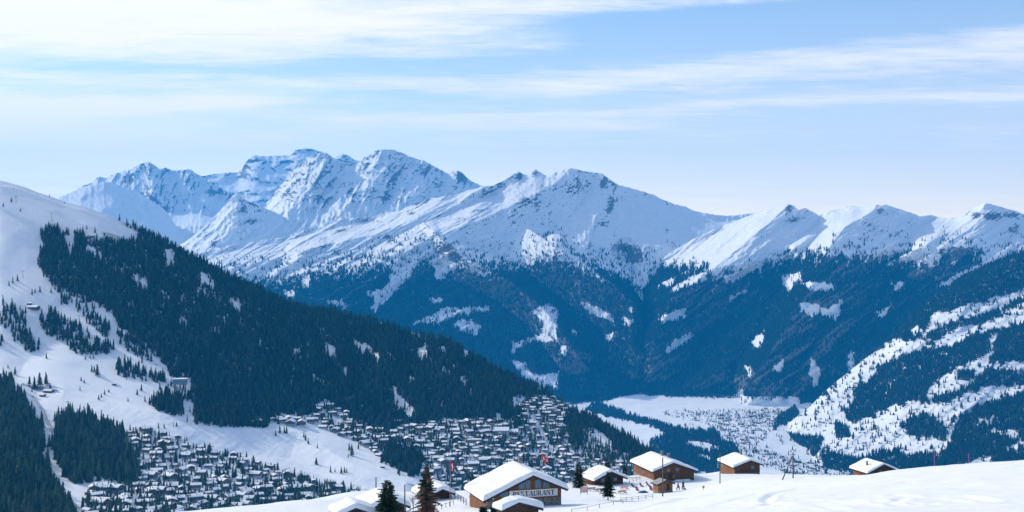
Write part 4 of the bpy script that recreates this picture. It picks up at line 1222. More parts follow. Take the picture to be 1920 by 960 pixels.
    for x in (-a * .66, -a * .33, 0, b * .33, b * .66):
        MB().box(x - .11, x + .11, .12, fo + .3, H - abs(x) * tanp - t - .26, H - abs(x) * tanp - t - .03).build('purlin', M['beam'], root)
    top = None
    if snow:
        so, top = snow_cap('roof_snow', a, b, L, tanp, H, thick, seed * 7 + 3, root, M['roofsnow'], ext=ext, round_ridge=rridge)
        so.parent = root
    for cx, cy, ch, cw in chimneys:
        zt = H - tanp * abs(cx)
        c_ = MB().box(cx - cw / 2, cx + cw / 2, cy - cw / 2, cy + cw / 2, zt - .3, zt + ch).build('chimney', M['stone'], root)
        k = MB()
        k.box(cx - cw / 2 - .1, cx + cw / 2 + .1, cy - cw / 2 - .1, cy + cw / 2 + .1, zt + ch + .16, zt + ch + .24)
        for sx in (-1, 1):
            for sy in (-1, 1):
                k.box(cx + sx * cw * .4 - .05, cx + sx * cw * .4 + .05, cy + sy * cw * .4 - .05, cy + sy * cw * .4 + .05, zt + ch, zt + ch + .16)
        k.build('chimney_cap', M['metal'], c_)
    root['_H'] = H
    return root


def local(root, x, y, z):
    return root.matrix_basis @ Vector((x, y, z))


# restaurant -------------------------------------------------------------
rest = chalet('restaurant', 'large timber restaurant with a snow-laden roof, blue windows and a long name board', (1000, 890.5, 195), 17.8, .436, 8.2, 5.75, 10.8, -39.45, M['log'], thick=.55, zb=1.0, fo=1.0,
              windows=[(-2.15, -1.12, 2.62, 3.72), (-1.0, -0.20, 2.62, 3.95), (0.62, 1.66, 2.62, 3.95), (1.95, 3.05, 2.62, 3.62), (-5.2, -3.9, 1.5, 2.35)],
              lwindows=[(3.0, 4.2, .9, 1.7), (6.0, 7.0, .9, 1.7)], chimneys=[(.9, 9.6, 1.5, .5)], seed=2, cat='restaurant', logh=.26, lzb=-1.6)
SGN = MB().box(-3.7, 4.35, .78, .86, 1.30, 2.42).build('signboard', M['signwhite'], rest)
sf = MB()
for q in ((-3.78, 4.43, 2.422, 2.49), (-3.78, 4.43, 1.23, 1.298)):
    sf.box(q[0], q[1], .76, .88, q[2], q[3])
sf.build('sign_frame', M['frame'], SGN)
GL = {
    'R': [(0, .22, 0, 1), (-.06, .3, 0, .07), (-.06, .22, .93, 1), (.2, .55, .9, 1), (.2, .55, .46, .55), (.5, .72, .55, .9), ('d', .36, .46, .62, 0, .2), (.55, .86, 0, .07)],
    'E': [(0, .22, 0, 1), (-.06, .7, 0, .08), (-.06, .68, .92, 1), (.2, .5, .47, .54), (.62, .7, .08, .28), (.6, .68, .72, .92), (.44, .5, .36, .64)],
    'S': [(.1, .6, .92, 1), (.02, .22, .62, .93), ('d', .02, .62, .52, .26, .22), (.46, .68, .1, .4), (.1, .58, 0, .08), (.56, .64, .7, .94), (.03, .11, .06, .3)],
    'T': [(.27, .5, 0, 1), (.16, .62, 0, .07), (0, .78, .92, 1), (0, .07, .7, .92), (.71, .78, .7, .92)],
    'A': [('d', .03, 0, .36, 1, .08), ('d', .42, 1, .72, 0, .22), (-.06, .2, 0, .07), (.5, .92, 0, .07), (.16, .62, .3, .38)],
    'U': [(.05, .26, .2, 1), (-.05, .38, .93, 1), (.62, .70, .2, 1), (.52, .82, .93, 1), (.16, .62, 0, .1), (.08, .3, .08, .24), (.56, .68, .08, .24)],
    'N': [(.04, .12, 0, 1), (-.06, .24, 0, .07), (-.06, .2, .93, 1), ('d', .04, 1, .70, 0, .22), (.68, .76, 0, 1), (.58, .88, .93, 1)],
}
WID = {'R': .86, 'E': .74, 'S': .72, 'T': .8, 'A': .9, 'U': .84, 'N': .9}
_w = sum(WID[c] for c in 'RESTAURANT') + 9 * .12
_lh = .78; _sx = 6.9 / _w
_x = -3.1
for c in 'RESTAURANT':
    g = MB()
    k = 0
    for q in GL[c]:
        yy = .755 - .0012 * k; k += 1
        if q[0] == 'd':
            _, ax, az, bx, bz, w = q
            g.prism([(_x + ax * _sx, 1.47 + az * _lh), (_x + (ax + w) * _sx, 1.47 + az * _lh), (_x + (bx + w) * _sx, 1.47 + bz * _lh), (_x + bx * _sx, 1.47 + bz * _lh)], yy, .779)
        else:
            g.box(_x + q[0] * _sx, _x + q[1] * _sx, yy, .779, 1.47 + q[2] * _lh, 1.47 + q[3] * _lh)
    g.build('letter', M['black'], SGN)
    _x += (WID[c] + .12) * _sx

annex = chalet('shed', 'low hut with a rounded snow roof in front of the restaurant', (973, 941, 172), 30, .317, 2.7, 3.95, 2.6, -36.9, M['log_old'], thick=.52, ov=.5, fo=.5, zb=.15, seed=5, cat='hut', rridge=1.5)
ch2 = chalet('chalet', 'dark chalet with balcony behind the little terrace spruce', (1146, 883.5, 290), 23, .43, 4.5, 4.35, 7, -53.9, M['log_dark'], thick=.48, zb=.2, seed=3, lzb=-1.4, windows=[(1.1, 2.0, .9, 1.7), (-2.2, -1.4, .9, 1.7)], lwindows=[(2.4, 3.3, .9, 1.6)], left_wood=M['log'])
bal = MB()
for k in range(12):
    bal.box(-4.62, -4.56, 1.0 + k * .4, 1.08 + k * .4, .35, 1.2)
bal.box(-4.66, -4.52, .9, 5.6, 1.2, 1.28).box(-4.7, -3.8, .9, 5.6, .2, .3)
bal.build('balcony', M['log'], ch2)
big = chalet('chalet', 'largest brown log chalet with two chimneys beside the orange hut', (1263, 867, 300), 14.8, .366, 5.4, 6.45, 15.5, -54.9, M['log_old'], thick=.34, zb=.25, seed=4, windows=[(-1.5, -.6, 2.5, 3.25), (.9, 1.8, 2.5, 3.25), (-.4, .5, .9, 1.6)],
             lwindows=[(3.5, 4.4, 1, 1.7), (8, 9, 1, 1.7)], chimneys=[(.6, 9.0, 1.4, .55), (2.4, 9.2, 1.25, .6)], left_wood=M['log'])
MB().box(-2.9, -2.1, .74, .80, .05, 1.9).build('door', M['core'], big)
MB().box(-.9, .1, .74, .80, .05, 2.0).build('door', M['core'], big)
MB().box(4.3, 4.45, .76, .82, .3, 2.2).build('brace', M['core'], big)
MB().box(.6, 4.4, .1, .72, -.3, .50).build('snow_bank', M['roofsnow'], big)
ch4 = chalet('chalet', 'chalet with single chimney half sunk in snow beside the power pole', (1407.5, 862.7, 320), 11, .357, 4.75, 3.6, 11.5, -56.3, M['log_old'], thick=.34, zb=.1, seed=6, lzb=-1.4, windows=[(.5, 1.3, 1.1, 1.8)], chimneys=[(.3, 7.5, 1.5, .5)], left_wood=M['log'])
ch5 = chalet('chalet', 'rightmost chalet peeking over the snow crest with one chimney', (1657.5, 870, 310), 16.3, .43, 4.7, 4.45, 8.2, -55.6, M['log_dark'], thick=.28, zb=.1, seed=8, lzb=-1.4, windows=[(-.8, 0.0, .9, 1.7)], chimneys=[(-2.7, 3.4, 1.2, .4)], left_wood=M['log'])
dr = MB().box(1.55, 1.95, .78, .84, .2, 1.9).build('door', M['beam'], ch5)
hut = chalet('hut', 'small orange wooden hut with a bare grey roof', (1250, 899.5, 252), 25, .36, 2.2, 1.95, 2.7, -47.9, M['orange'], ov=.35, fo=.35, zb=.05, seed=9, snow=False, roofmat=M['slate'], cat='hut', logh=.3)
d_o = MB().box(.15, .95, .18, .25, .05, 1.5).build('door', M['core'], hut)
ch6 = chalet('chalet', 'grey-fronted chalet half hidden behind the brown spruce', (830, 916.5, 225), 20, .42, 3.6, 2.4, 8, -45.2, M['log_dark'], thick=.5, ov=.5, zb=.1, seed=10)
ch7 = chalet('chalet', 'snow-covered chalet roof behind the dark green spruce', (731, 935, 187), 20, .42, 3.7, 3.2, 7.5, -39.2, M['log_dark'], thick=.5, ov=.5, zb=.1, seed=11)
ch8 = chalet('chalet', 'snow-buried roof with dark gable at the bottom edge left of the green spruce', (667, 951.5, 163), 20, .40, 2.5, 3.0, 5, -36.2, M['log_old'], thick=.55, ov=.5, zb=.1, seed=12)
# ------------------------------------------------------------------ trees beside the chalets
M['needles_brown'] = mat_plain('dry brown twigs', (0.30, 0.195, 0.13), 0.9, 0.45, 2.0)
M['needles_near'] = mat_plain('near spruce needles', (0.030, 0.062, 0.034), 0.8, 0.6, 2.5)


def spruce(label, base, h, r, seed, bare=0.04, brown=0.0, dens=1.0, tip=1.0, snow=0.0):
    """trunk, whorls of drooping boughs, each bough a spray of needle-sized blades"""
    rr = random.Random(seed)
    root = empty('spruce_tree', tuple(base), rr.uniform(0, 6))
    tag(root, label, 'tree')
    MB().bar((0, 0, -.5), (0, 0, h * .97), .022 * h, 7, .004 * h).build('trunk', M['bark'], root)
    parts = {'g': MB(), 'b': MB(), 's': MB()}
    nW = int(max(14, h * 4.2) * dens)
    for w in range(nW):
        t = bare + (1 - bare) * (w / nW) ** 0.95
        z = h * t
        rad = r * (1 - t) ** (0.80 * tip) * (1.0 if t > bare + .10 else .8) + .05
        nb = max(4, int((5 + 6 * (1 - t)) * rr.uniform(.85, 1.15)))
        a0 = rr.uniform(0, 6.28)
        for k in range(nb):
            a = a0 + k * 6.283 / nb + rr.uniform(-.35, .35)
            L = rad * rr.uniform(.55, 1.15) * (1.25 if rr.random() < .07 else 1)
            droop = rr.uniform(.15, .42) * (1 - t * .9)
            d = Vector((math.cos(a), math.sin(a), 0)); s = Vector((-d.y, d.x, 0))
            isb = rr.random() < brown * (1.25 - t * 1.15) if brown else False
            mb = parts['b' if isb else 'g']
            n = max(4, int(L / .17))
            for q in range(1, n + 1):
                e = q / n
                p = d * (L * e) + Vector((0, 0, z + L * (.22 * e - droop * e * e * 1.6)))
                bl = (.13 + .30 * (1 - e)) * min(1, L * .8 + .25) * rr.uniform(.8, 1.2)
                for sd in (-1, 1):
                    tipv = p + s * (sd * bl) + d * bl * .65 + Vector((0, 0, -bl * rr.uniform(.05, .55)))
                    wv = d * (.085 + .05 * rr.random()); up_ = Vector((0, 0, .06))
                    b = len(mb.v)
                    mb.v += [tuple(p - wv), tuple(p + wv + up_), tuple(tipv + wv * .35), tuple(tipv - wv * .35 - up_)]
                    mb.f.append((b, b + 1, b + 2, b + 3))
                if snow and rr.random() < snow and e > .35:
                    b = len(parts['s'].v); w_ = .10
                    for ex, ey in ((-1, -1), (1, -1), (1, 1), (-1, 1)):
                        parts['s'].v.append(tuple(p + d * (ex * w_ * 1.6) + s * (ey * w_) + Vector((0, 0, .05))))
                    parts['s'].f.append((b, b + 1, b + 2, b + 3))
            # bough wood and a tip spray
            b = len(mb.v)
            tipp = d * (L * 1.12) + Vector((0, 0, z + L * (.22 - droop * 1.6)))
            mb.v += [tuple(Vector((0, 0, z)) + s * .03), tuple(Vector((0, 0, z)) - s * .03), tuple(tipp)]
            mb.f.append((b, b + 1, b + 2))
    parts['g'].build('crown', M['needles_near'], root)
    if parts['b'].v:
        tag(parts['b'].build('crown', M['needles_brown'], root), 'dry brown lower boughs')
    if parts['s'].v:
        parts['s'].build('bough_snow', M['roofsnow'], root)
    return root


def tree_at(label, px, pytop, pybase, Y, rpx, seed, **k):
    g = ground_at(px, Y)
    s = F / Y
    top = (480 - pytop) / s
    return spruce(label, g, top - g[2], rpx / s, seed, **k)


tree_at('dark green bushy spruce at the bottom edge, left of the brown one', 727, 899, 975, 163, 29, 21, dens=1.15, tip=.8)
tree_at('tall brown spruce with dry lower boughs and green tip beside the flagpole', 800, 868, 972, 172, 30, 22, brown=.95, dens=1.1, tip=1.15)
tree_at('snow-dusted spruce at the left corner of the dark chalet', 1085, 864, 914, 282, 15, 23, tip=.9, snow=.10)
tree_at('small spruce on the snowy terrace in front of the dark chalet', 1140, 884, 944, 226, 17, 24, bare=.16, tip=.9)
tree_at('little fir between the restaurant and the low hut', 926, 934, 962, 180, 8, 25, snow=.12)
tree_at('round dark bush against the restaurant wall', 906, 950, 965, 186, 8, 26, tip=.35)
tree_at('little dark fir at the left eave of the restaurant', 886, 888, 916, 212, 5, 27)
tree_at('dark spruce behind the right slope of the dark chalet', 1138, 858, 900, 306, 10, 28, tip=.85)
tree_at('small fir under the left end of the largest log chalet', 1171, 871, 898, 306, 8, 29)

# ------------------------------------------------------------------ small trees standing alone on the left ski slope
ORD = ['leftmost', 'second from left', 'third from left', 'fourth from left', 'fifth from left', 'sixth from left', 'seventh from left', 'eighth from left', 'ninth from left', 'tenth from left', 'eleventh from left', 'twelfth from left', 'thirteenth from left', 'fourteenth from left']
REG = {}
def reg(o, px, sing, plur, place, cat):
    REG.setdefault((sing, plur, place, cat), []).append((px, o))
def write_labels():
    for (sing, plur, place, cat), L in REG.items():
        L.sort(key=lambda q: q[0])
        for i, (px, o) in enumerate(L):
            n = len(L)
            if n == 1: lab = sing + ' ' + place
            elif n <= 14: lab = (ORD[i] if i < n - 1 or n == 1 else 'rightmost') + ' of the ' + plur + ' ' + place
            else: lab = sing + ' ' + place
            tag(o, lab, cat, plur + ' ' + place)
LONE = [(87, 672, 12), (15, 690, 8), (28, 703, 17), (14, 720, 9), (55, 724, 20), (65, 730, 26), (75, 724, 27), (87, 722, 26), (94, 728, 12), (60, 735, 10), (150, 732, 10), (183, 705, 24), (172, 697, 14), (177, 697, 12), (185, 749, 10), (190, 745, 9), (196, 740, 11), (204, 735, 7),
        (257, 740, 12), (272, 753, 13), (240, 753, 9), (265, 733, 14), (300, 731, 15), (297, 803, 12), (308, 803, 10), (325, 799, 8), (331, 799, 9), (152, 714, 9), (158, 718, 8), (35, 598, 10), (160, 674, 9), (169, 672, 9), (175, 672, 9), (24, 531, 14), (17, 536, 12), (33, 527, 14), (60, 552, 12), (66, 549, 10), (75, 548, 13),
        (6, 388, 8), (38, 397, 8), (517, 817, 11), (525, 812, 16), (533, 812, 14), (537, 813, 16), (570, 820, 12), (573, 826, 14), (578, 832, 12), (595, 840, 10), (593, 871, 15), (620, 886, 14), (628, 885, 9), (640, 888, 14), (646, 886, 12), (655, 845, 16), (660, 855, 24), (653, 858, 9), (672, 842, 15), (508, 880, 14), (538, 890, 14), (552, 895, 20), (408, 856, 13), (418, 862, 18), (165, 768, 14), (380, 845, 8), (650, 886, 10)]
def sect(px, py):
    if py < 420: return 'on the bare ridge at far left'
    if py < 600: return 'high on the slope near the forest'
    if py < 700: return 'on the piste between left clumps'
    if px < 110: return 'in the row above the lower-left wood'
    if px < 240: return 'on the open piste left of the station'
    if px < 285: return 'on the piste just beside the station'
    if px < 345 and py < 790: return 'at the clump under the lift station'
    if px < 345: return 'on the piste above the first roofs'
    if px < 470: return 'above the lower-left village'
    if py < 830 and px < 590: return 'on the lower piste under the forest border'
    if py < 862: return 'beside the central village'
    return 'at the foot of the sunny piste'
CM = [conifer_mesh('conifer_tree', 400 + k, 8, 7, (0.19, 0.23, 0.17, 0.26)[k], [M['needles_mid'], M['bark']], trunk=.08) for k in range(4)]
rr_ = random.Random(5)
def lone_tree(p, h, label, group):
    o = bpy.data.objects.new('conifer_tree', CM[rr_.randrange(4)])
    C.objects.link(o)
    o.location = (p[0], p[1], p[2] - .3)
    w = h * rr_.uniform(.85, 1.15)
    o.scale = (w, w, h); o.rotation_euler = (rr_.uniform(-.04, .04), rr_.uniform(-.04, .04), rr_.uniform(0, 6.28))
    tag(o, label, 'tree', group)
    return o
for px, py, hp in LONE:
    p = LAY['left'].at(px, py)
    o = lone_tree(p, hp * p[1] / F, None, None)
    k_ = 'tall' if hp >= 15 else ('small' if hp >= 10.5 else 'tiny')
    reg(o, px, k_ + ' lone conifer', k_ + ' lone conifers', sect(px, py), 'tree')
# the nearest firs of the lower-left wood, one object each (the rest of the wood is planted as one mass)
_pp = np.stack([960 + P_near[:, 0] / P_near[:, 1] * F, 480 - P_near[:, 2] / P_near[:, 1] * F], 1)
_vis = (_pp[:, 0] > -8) & (_pp[:, 0] < 300) & (_pp[:, 1] < 985)
_idx = np.nonzero(_vis)[0]
_idx = _idx[np.argsort(P_near[_idx, 1])][:225]
for i in _idx:
    a_px = _pp[i, 0]
    h_t = float(np.clip(RNG.normal(18, 4), 9, 27))
    side = 'left' if a_px < 100 else 'right'
    a_py = _pp[i, 1]
    row = 'low in' if a_py > 925 else ('halfway up' if a_py > 880 else 'high in')
    col_ = ('frame side' if a_px < 32 else ('middle' if a_px < 64 else 'track side')) if side == 'left' else ('village side' if a_px > 200 else ('middle' if a_px > 145 else 'track side'))
    o = lone_tree(P_near[i], h_t, None, None)
    k_ = 'tall' if h_t > 20.5 else ('mid-height' if h_t > 16 else 'short')
    reg(o, a_px, k_ + ' dark fir', k_ + ' dark firs', row + ' the %s wood, %s' % (side, col_), 'tree')
_keep = np.ones(len(P_near), bool); _keep[_idx] = False
plant('forest', P_near[_keep], 18, 4.5, GN_MID, 4, 'dense green-black fir wood at the lower left beside the track', 'forest')

# ------------------------------------------------------------------ the village
def mat_house(name, a, b):
    m_, t = mat_new(name)
    r_ = t.n('ShaderNodeObjectInfo').outputs['Random']
    f = t.noise(t.n('ShaderNodeTexCoord').outputs['Object'], 0.6, 3.0, 0.6)
    finish(t, Base_Color=t.mix(t.m('ADD', t.m('MULTIPLY', r_, .8), t.m('MULTIPLY', f, .3), clamp=True), a, b), Roughness=.85)
    return m_
M['timber'] = mat_house('chalet timber', (0.045, 0.030, 0.024), (0.19, 0.115, 0.07))
M['render'] = mat_house('pale wall render', (0.22, 0.19, 0.17), (0.62, 0.59, 0.54))
M['eaves'] = mat_plain('dark eaves', (0.05, 0.04, 0.035), 0.85, 0.2)


def house_parts(seed):
    rr = random.Random(seed)
    W = rr.uniform(9, 13); L = rr.uniform(11, 17); h0 = rr.uniform(2.4, 3.0); h = rr.uniform(5.4, 8.0); tp = rr.uniform(.34, .46); ov = 1.2
    w2 = W / 2
    H = h + w2 * tp
    wall = MB().box(-w2, w2, -L / 2, L / 2, -4, h0)
    nbase = len(wall.f)
    wall.prism([(-w2 + .02, h0), (-w2 + .02, h), (0, H), (w2 - .02, h), (w2 - .02, h0)], -L / 2 + .02, L / 2 - .02)
    roof = MB()
    e = w2 + ov; y = L / 2 + ov
    top = rr.uniform(.6, .9)
    zt = H + .15; ze = H + .15 - e * tp
    roof.prism([(-e, ze - .25), (-e, ze), (0, zt), (e, ze), (e, ze - .25), (0, zt - .25)], -y, y)
    nr = len(roof.f)
    e2, y2 = e + .1, y + .1
    s = [(-e2, ze + .02), (-e2 - .05, ze + top * .55), (-e2 + .35, ze + top + .1), (-.8, zt + top - .30), (.8, zt + top - .30), (e2 - .35, ze + top + .1), (e2 + .05, ze + top * .55), (e2, ze + .02), (0, zt + .02)]
    roof.prism(s, -y2, y2)
    win = MB()
    for sgn in (-1, 1):
        for lv in range(2 if h < 5.6 else 3):
            z = 1.0 + lv * 2.0
            for k in range(int(L / 3)):
                yy = -L / 2 + 1.4 + k * 3
                xs = sorted((sgn * (w2 - .04), sgn * (w2 + .06)))
                win.box(xs[0], xs[1], yy, yy + 1.1, z, z + 1.1)
            for k in range(int(W / 3)):
                xx = -w2 + 1.3 + k * 3
                ys = sorted((sgn * (L / 2 - .04), sgn * (L / 2 + .06)))
                win.box(xx, xx + 1.1, ys[0], ys[1], z, z + 1.1)
    bal = MB()
    for sgn in (-1, 1):
        ys = sorted((sgn * L / 2, sgn * (L / 2 + .9)))
        bal.box(-w2 * .9, w2 * .9, ys[0], ys[1], h0 + .05, h0 + .95)
    cx, cy = rr.choice((-1, 1)) * w2 * .35, rr.uniform(-.3, .3) * L
    ch = MB().box(cx - .4, cx + .4, cy - .4, cy + .4, H - 2, H + 1.7)
    nch = len(ch.f)
    ch.box(cx - .5, cx + .5, cy - .5, cy + .5, H + 1.7, H + 2.1)
    out = []
    for nm, mb, mats, cut in (('wall', wall, ['render', 'timber'], nbase), ('roof', roof, ['eaves', 'roofsnow'], nr), ('windows', win, ['glass'], 10 ** 9), ('balcony', bal, ['timber'], 10 ** 9), ('chimney', ch, ['stone', 'roofsnow'], nch)):
        me = bpy.data.meshes.new('window_band' if nm == 'windows' else nm)
        me.from_pydata(mb.v, [], mb.f)
        for m_ in mats: me.materials.append(M[m_])
        me.polygons.foreach_set('material_index', [0 if i < cut else 1 for i in range(len(mb.f))])
        me.update()
        out.append(me)
    return out, W, L


HOUSES = [house_parts(500 + k) for k in range(10)]
V_POLY = [
    [(238, 806), (262, 806), (300, 816), (345, 828), (400, 852), (440, 860), (480, 870), (560, 897), (640, 912), (690, 925), (640, 940), (560, 950), (480, 955), (380, 975), (160, 985), (155, 955), (175, 915), (225, 912), (262, 908), (262, 880), (252, 850)],
    [(578, 792), (600, 760), (650, 758), (668, 778), (700, 796), (780, 800), (850, 792), (962, 792), (985, 757), (1006, 745), (1060, 748), (1088, 766), (1070, 780), (1060, 800), (1064, 845), (1095, 862), (1130, 866), (1190, 878), (1235, 886), (1230, 910), (1050, 915), (900, 925), (810, 930), (795, 900), (795, 860), (770, 850), (740, 838), (700, 850), (672, 828), (640, 815), (600, 802)],
    [(455, 790), (520, 785), (580, 790), (575, 797), (520, 795), (470, 795)],
]
ROADS = [[(262, 908), (330, 890), (400, 882), (470, 896), (540, 905)], [(345, 830), (330, 858), (352, 890), (385, 930)], [(690, 800), (780, 822), (880, 812), (985, 800)], [(800, 905), (850, 872), (920, 860), (1000, 850), (1060, 852)], [(600, 770), (650, 800), (720, 822), (800, 852), (835, 890)], [(420, 862), (450, 890), (430, 930)], [(985, 770), (1010, 800), (1030, 840), (1080, 870)]]
def road_gap(px, py):
    d = np.full(np.shape(px), 1e9)
    for L in ROADS:
        for (x0, y0), (x1, y1) in zip(L[:-1], L[1:]):
            vx, vy = x1 - x0, y1 - y0
            t = np.clip(((px - x0) * vx + (py - y0) * vy * 4) / (vx * vx + vy * vy * 4), 0, 1)
            d = np.minimum(d, np.hypot(px - x0 - t * vx, (py - y0 - t * vy) * 2))
    return d
_cand = LAY['left'].scatter(lambda px, py: any_poly(px, py, V_POLY, 7, 12, 61) * (1 - any_poly(px, py, VILLAGE_WOODS, 2, 9, 62)) * (road_gap(px, py) > 6) * (fbm(px / 17, py / 8, 3, 63) < .30), 6.0, RNG)
RNG.shuffle(_cand)
_sel = []
_grid = {}
for p in _cand:
    dmin = 17 + 11 * RNG.random() ** 2 if p[1] < 2000 else 16 + 10 * RNG.random() ** 2
    kx, ky = int(p[0] // 20), int(p[1] // 20)
    ok = True
    for i in (-1, 0, 1):
        for j in (-1, 0, 1):
            for q in _grid.get((kx + i, ky + j), ()):
                if (q[0] - p[0]) ** 2 + (q[1] - p[1]) ** 2 < dmin ** 2: ok = False
    if ok and RNG.random() < .97:
        _sel.append(p); _grid.setdefault((kx, ky), []).append(p)
_sel = np.array(_sel)
_spx = 960 + _sel[:, 0] / _sel[:, 1] * F; _spy = 480 - _sel[:, 2] / _sel[:, 1] * F
# only what the snow slope in front leaves in sight
_crest = np.interp(_spx, [0, 240, 330, 400, 480, 560, 640, 720, 780, 850, 880, 960, 1060, 1100, 1180, 1300], [1000, 975, 962, 957, 949, 941, 929, 922, 905, 920, 905, 866, 905, 890, 890, 880])
_insight = (_spy < _crest + 3) & (_spx > 0)
_order = np.argsort(_sel[:, 1])
_order = [i for i in _order if _insight[i]]
def vsect(px, py):
    if px < 470:
        row = 'top rows' if py < 850 else ('upper rows' if py < 875 else ('middle rows' if py < 900 else ('lower rows' if py < 925 else 'lowest rows')))
        col = 'left end' if px < 270 else ('centre' if px < 370 else 'right end')
        return 'in lower-left village, ' + row + ', ' + col
    if py > 860 and px < 700:
        return 'along the lower sunny piste, ' + ('left part' if px < 540 else 'middle part' if px < 610 else 'right part')
    if px < 700: return 'at the far left of central village'
    row = 'upper rows' if py < 820 else ('middle rows' if py < 850 else ('lower rows' if py < 880 else 'lowest rows'))
    col = 'left part' if px < 840 else ('centre' if px < 960 else ('right part' if px < 1060 else 'far right'))
    return 'in central village, ' + row + ', ' + col
_rest_h = []
rr2 = random.Random(77)
for n_i, i in enumerate(_order):
    p = _sel[i]
    px, py = _spx[i], _spy[i]
    broad = rr2.random() < .62
    rz = (math.pi / 2 if broad else 0) + rr2.gauss(0, .38) + R(10)
    if n_i >= 300:
        _rest_h.append((p, rz, rr2.randrange(10), rr2.choice((.6, .72, .84, 1.0))))
        continue
    parts_, W_, L_ = HOUSES[rr2.randrange(10)]
    root = empty('chalet_house', (p[0], p[1], p[2]), rz)
    s_ = rr2.choice((.62, .7, .78, .86, .95, 1.12)) * rr2.uniform(.93, 1.07)
    root.scale = (s_, s_, s_ * rr2.uniform(.9, 1.1))
    k_ = ('small ' if s_ < .75 else ('mid-sized ' if s_ < .92 else 'large ')) + ('broadside' if broad else 'gable-fronted')
    reg(root, px, k_ + ' chalet', k_ + ' chalets', vsect(px, py), 'house')
    for me in parts_:
        o = bpy.data.objects.new(me.name.split('.')[0], me); C.objects.link(o); o.parent = root


def joined_houses(name, items, label, cat):
    V, Fc, MI = [], [], []
    mats = ['render', 'timber', 'eaves', 'roofsnow', 'stone']
    for p, rz, k, s in items:
        ps, _, _ = HOUSES[k]
        c, sn = math.cos(rz), math.sin(rz)
        for me in (ps[0], ps[1]):
            b = len(V)
            for v in me.vertices:
                x, y, z = v.co * s
                V.append((p[0] + x * c - y * sn, p[1] + x * sn + y * c, p[2] + z))
            mm = [mats.index({'pale wall render': 'render', 'chalet timber': 'timber', 'dark eaves': 'eaves', 'roof snow': 'roofsnow', 'grey rubble stone': 'stone'}[m_.name]) for m_ in me.materials]
            for q in me.polygons:
                Fc.append(tuple(b + t for t in q.vertices)); MI.append(mm[q.material_index])
    o = mesh_obj(name, V, Fc, None, mats=[M[m_] for m_ in mats], midx=MI)
    return tag(o, label, cat, kind='stuff')


joined_houses('village_houses', _rest_h, 'hundreds of small snow-roofed chalets farther back in the central village', 'houses')

# trees between the houses
def dens_vtrees(px, py):
    d = any_poly(px, py, V_POLY, 8, 12, 64) * (0.45 + 1.1 * (fbm(px / 16, py / 7, 3, 65) > .0))
    edge = any_poly(px, py, [[(1060, 800), (1095, 800), (1130, 840), (1210, 870), (1190, 885), (1130, 872), (1080, 855)]], 3, 9, 66) * .8
    return np.maximum(d * np.where(px < 480, .45, .72), edge) * (road_gap(px, py) > 4)
P_vt = LAY['left'].scatter(dens_vtrees, 5.6, RNG)
_k = np.array([all((q[0] - p[0]) ** 2 + (q[1] - p[1]) ** 2 > 46 for i in (-1, 0, 1) for j in (-1, 0, 1) for q in _grid.get((int(p[0] // 20) + i, int(p[1] // 20) + j), ())) for p in P_vt])
P_vt = P_vt[_k]
_b = RNG.random(len(P_vt)) < .22
plant('village_trees', P_vt[~_b], 11.5, 4, GN_MID, 4, 'dark conifers growing among the village chalets', 'trees')
plant('village_trees', P_vt[_b], 10, 2.5, GN_BARE, 3, 'bare brown trees between the village chalets', 'trees')

# far village on the valley floor, farm huts on the right-hand meadows
def dens_fv(px, py):
    core = any_poly(px, py, [[(1330, 780), (1400, 772), (1450, 768), (1470, 775), (1450, 800), (1440, 812), (1420, 840), (1480, 860), (1560, 880), (1600, 888), (1580, 895), (1480, 895), (1400, 850), (1370, 830), (1350, 810), (1340, 795)]], 6, 12, 67) * 1.0
    out_ = any_poly(px, py, [[(1240, 772), (1330, 770), (1460, 765), (1490, 775), (1450, 800), (1350, 805), (1300, 790), (1260, 782)]], 3, 9, 68) * .22
    return np.maximum(core * (.12 + 1.2 * (fbm(px / 14, py / 5, 3, 69) > .08)), out_)
_fv = LAY['valley'].scatter(dens_fv, 34, RNG)
joined_houses('far_village', [(p, RNG.uniform(0, 3.14), int(RNG.integers(0, 10)), RNG.uniform(.6, .95)) for p in _fv], 'distant hazy village spread over the valley floor', 'village')
_mh = LAY['meadow'].scatter(lambda px, py: any_poly(px, py, MEADOWS, 0, 9, 70) * 1.0, 92, RNG)
joined_houses('farm_huts', [(p, RNG.uniform(0, 3.14), int(RNG.integers(0, 10)), RNG.uniform(.55, .9)) for p in _mh], 'tiny scattered farm huts on the snowy meadows of the right hillside', 'huts')
P_vf = LAY['valley'].scatter(lambda px, py: np.clip(dens_fv(px, py), 0, 1) * .9, 10, RNG)
plant('village_trees', P_vf, 9, 3, GN_FAR, 4, 'hazy trees among the houses of the far valley village', 'trees')

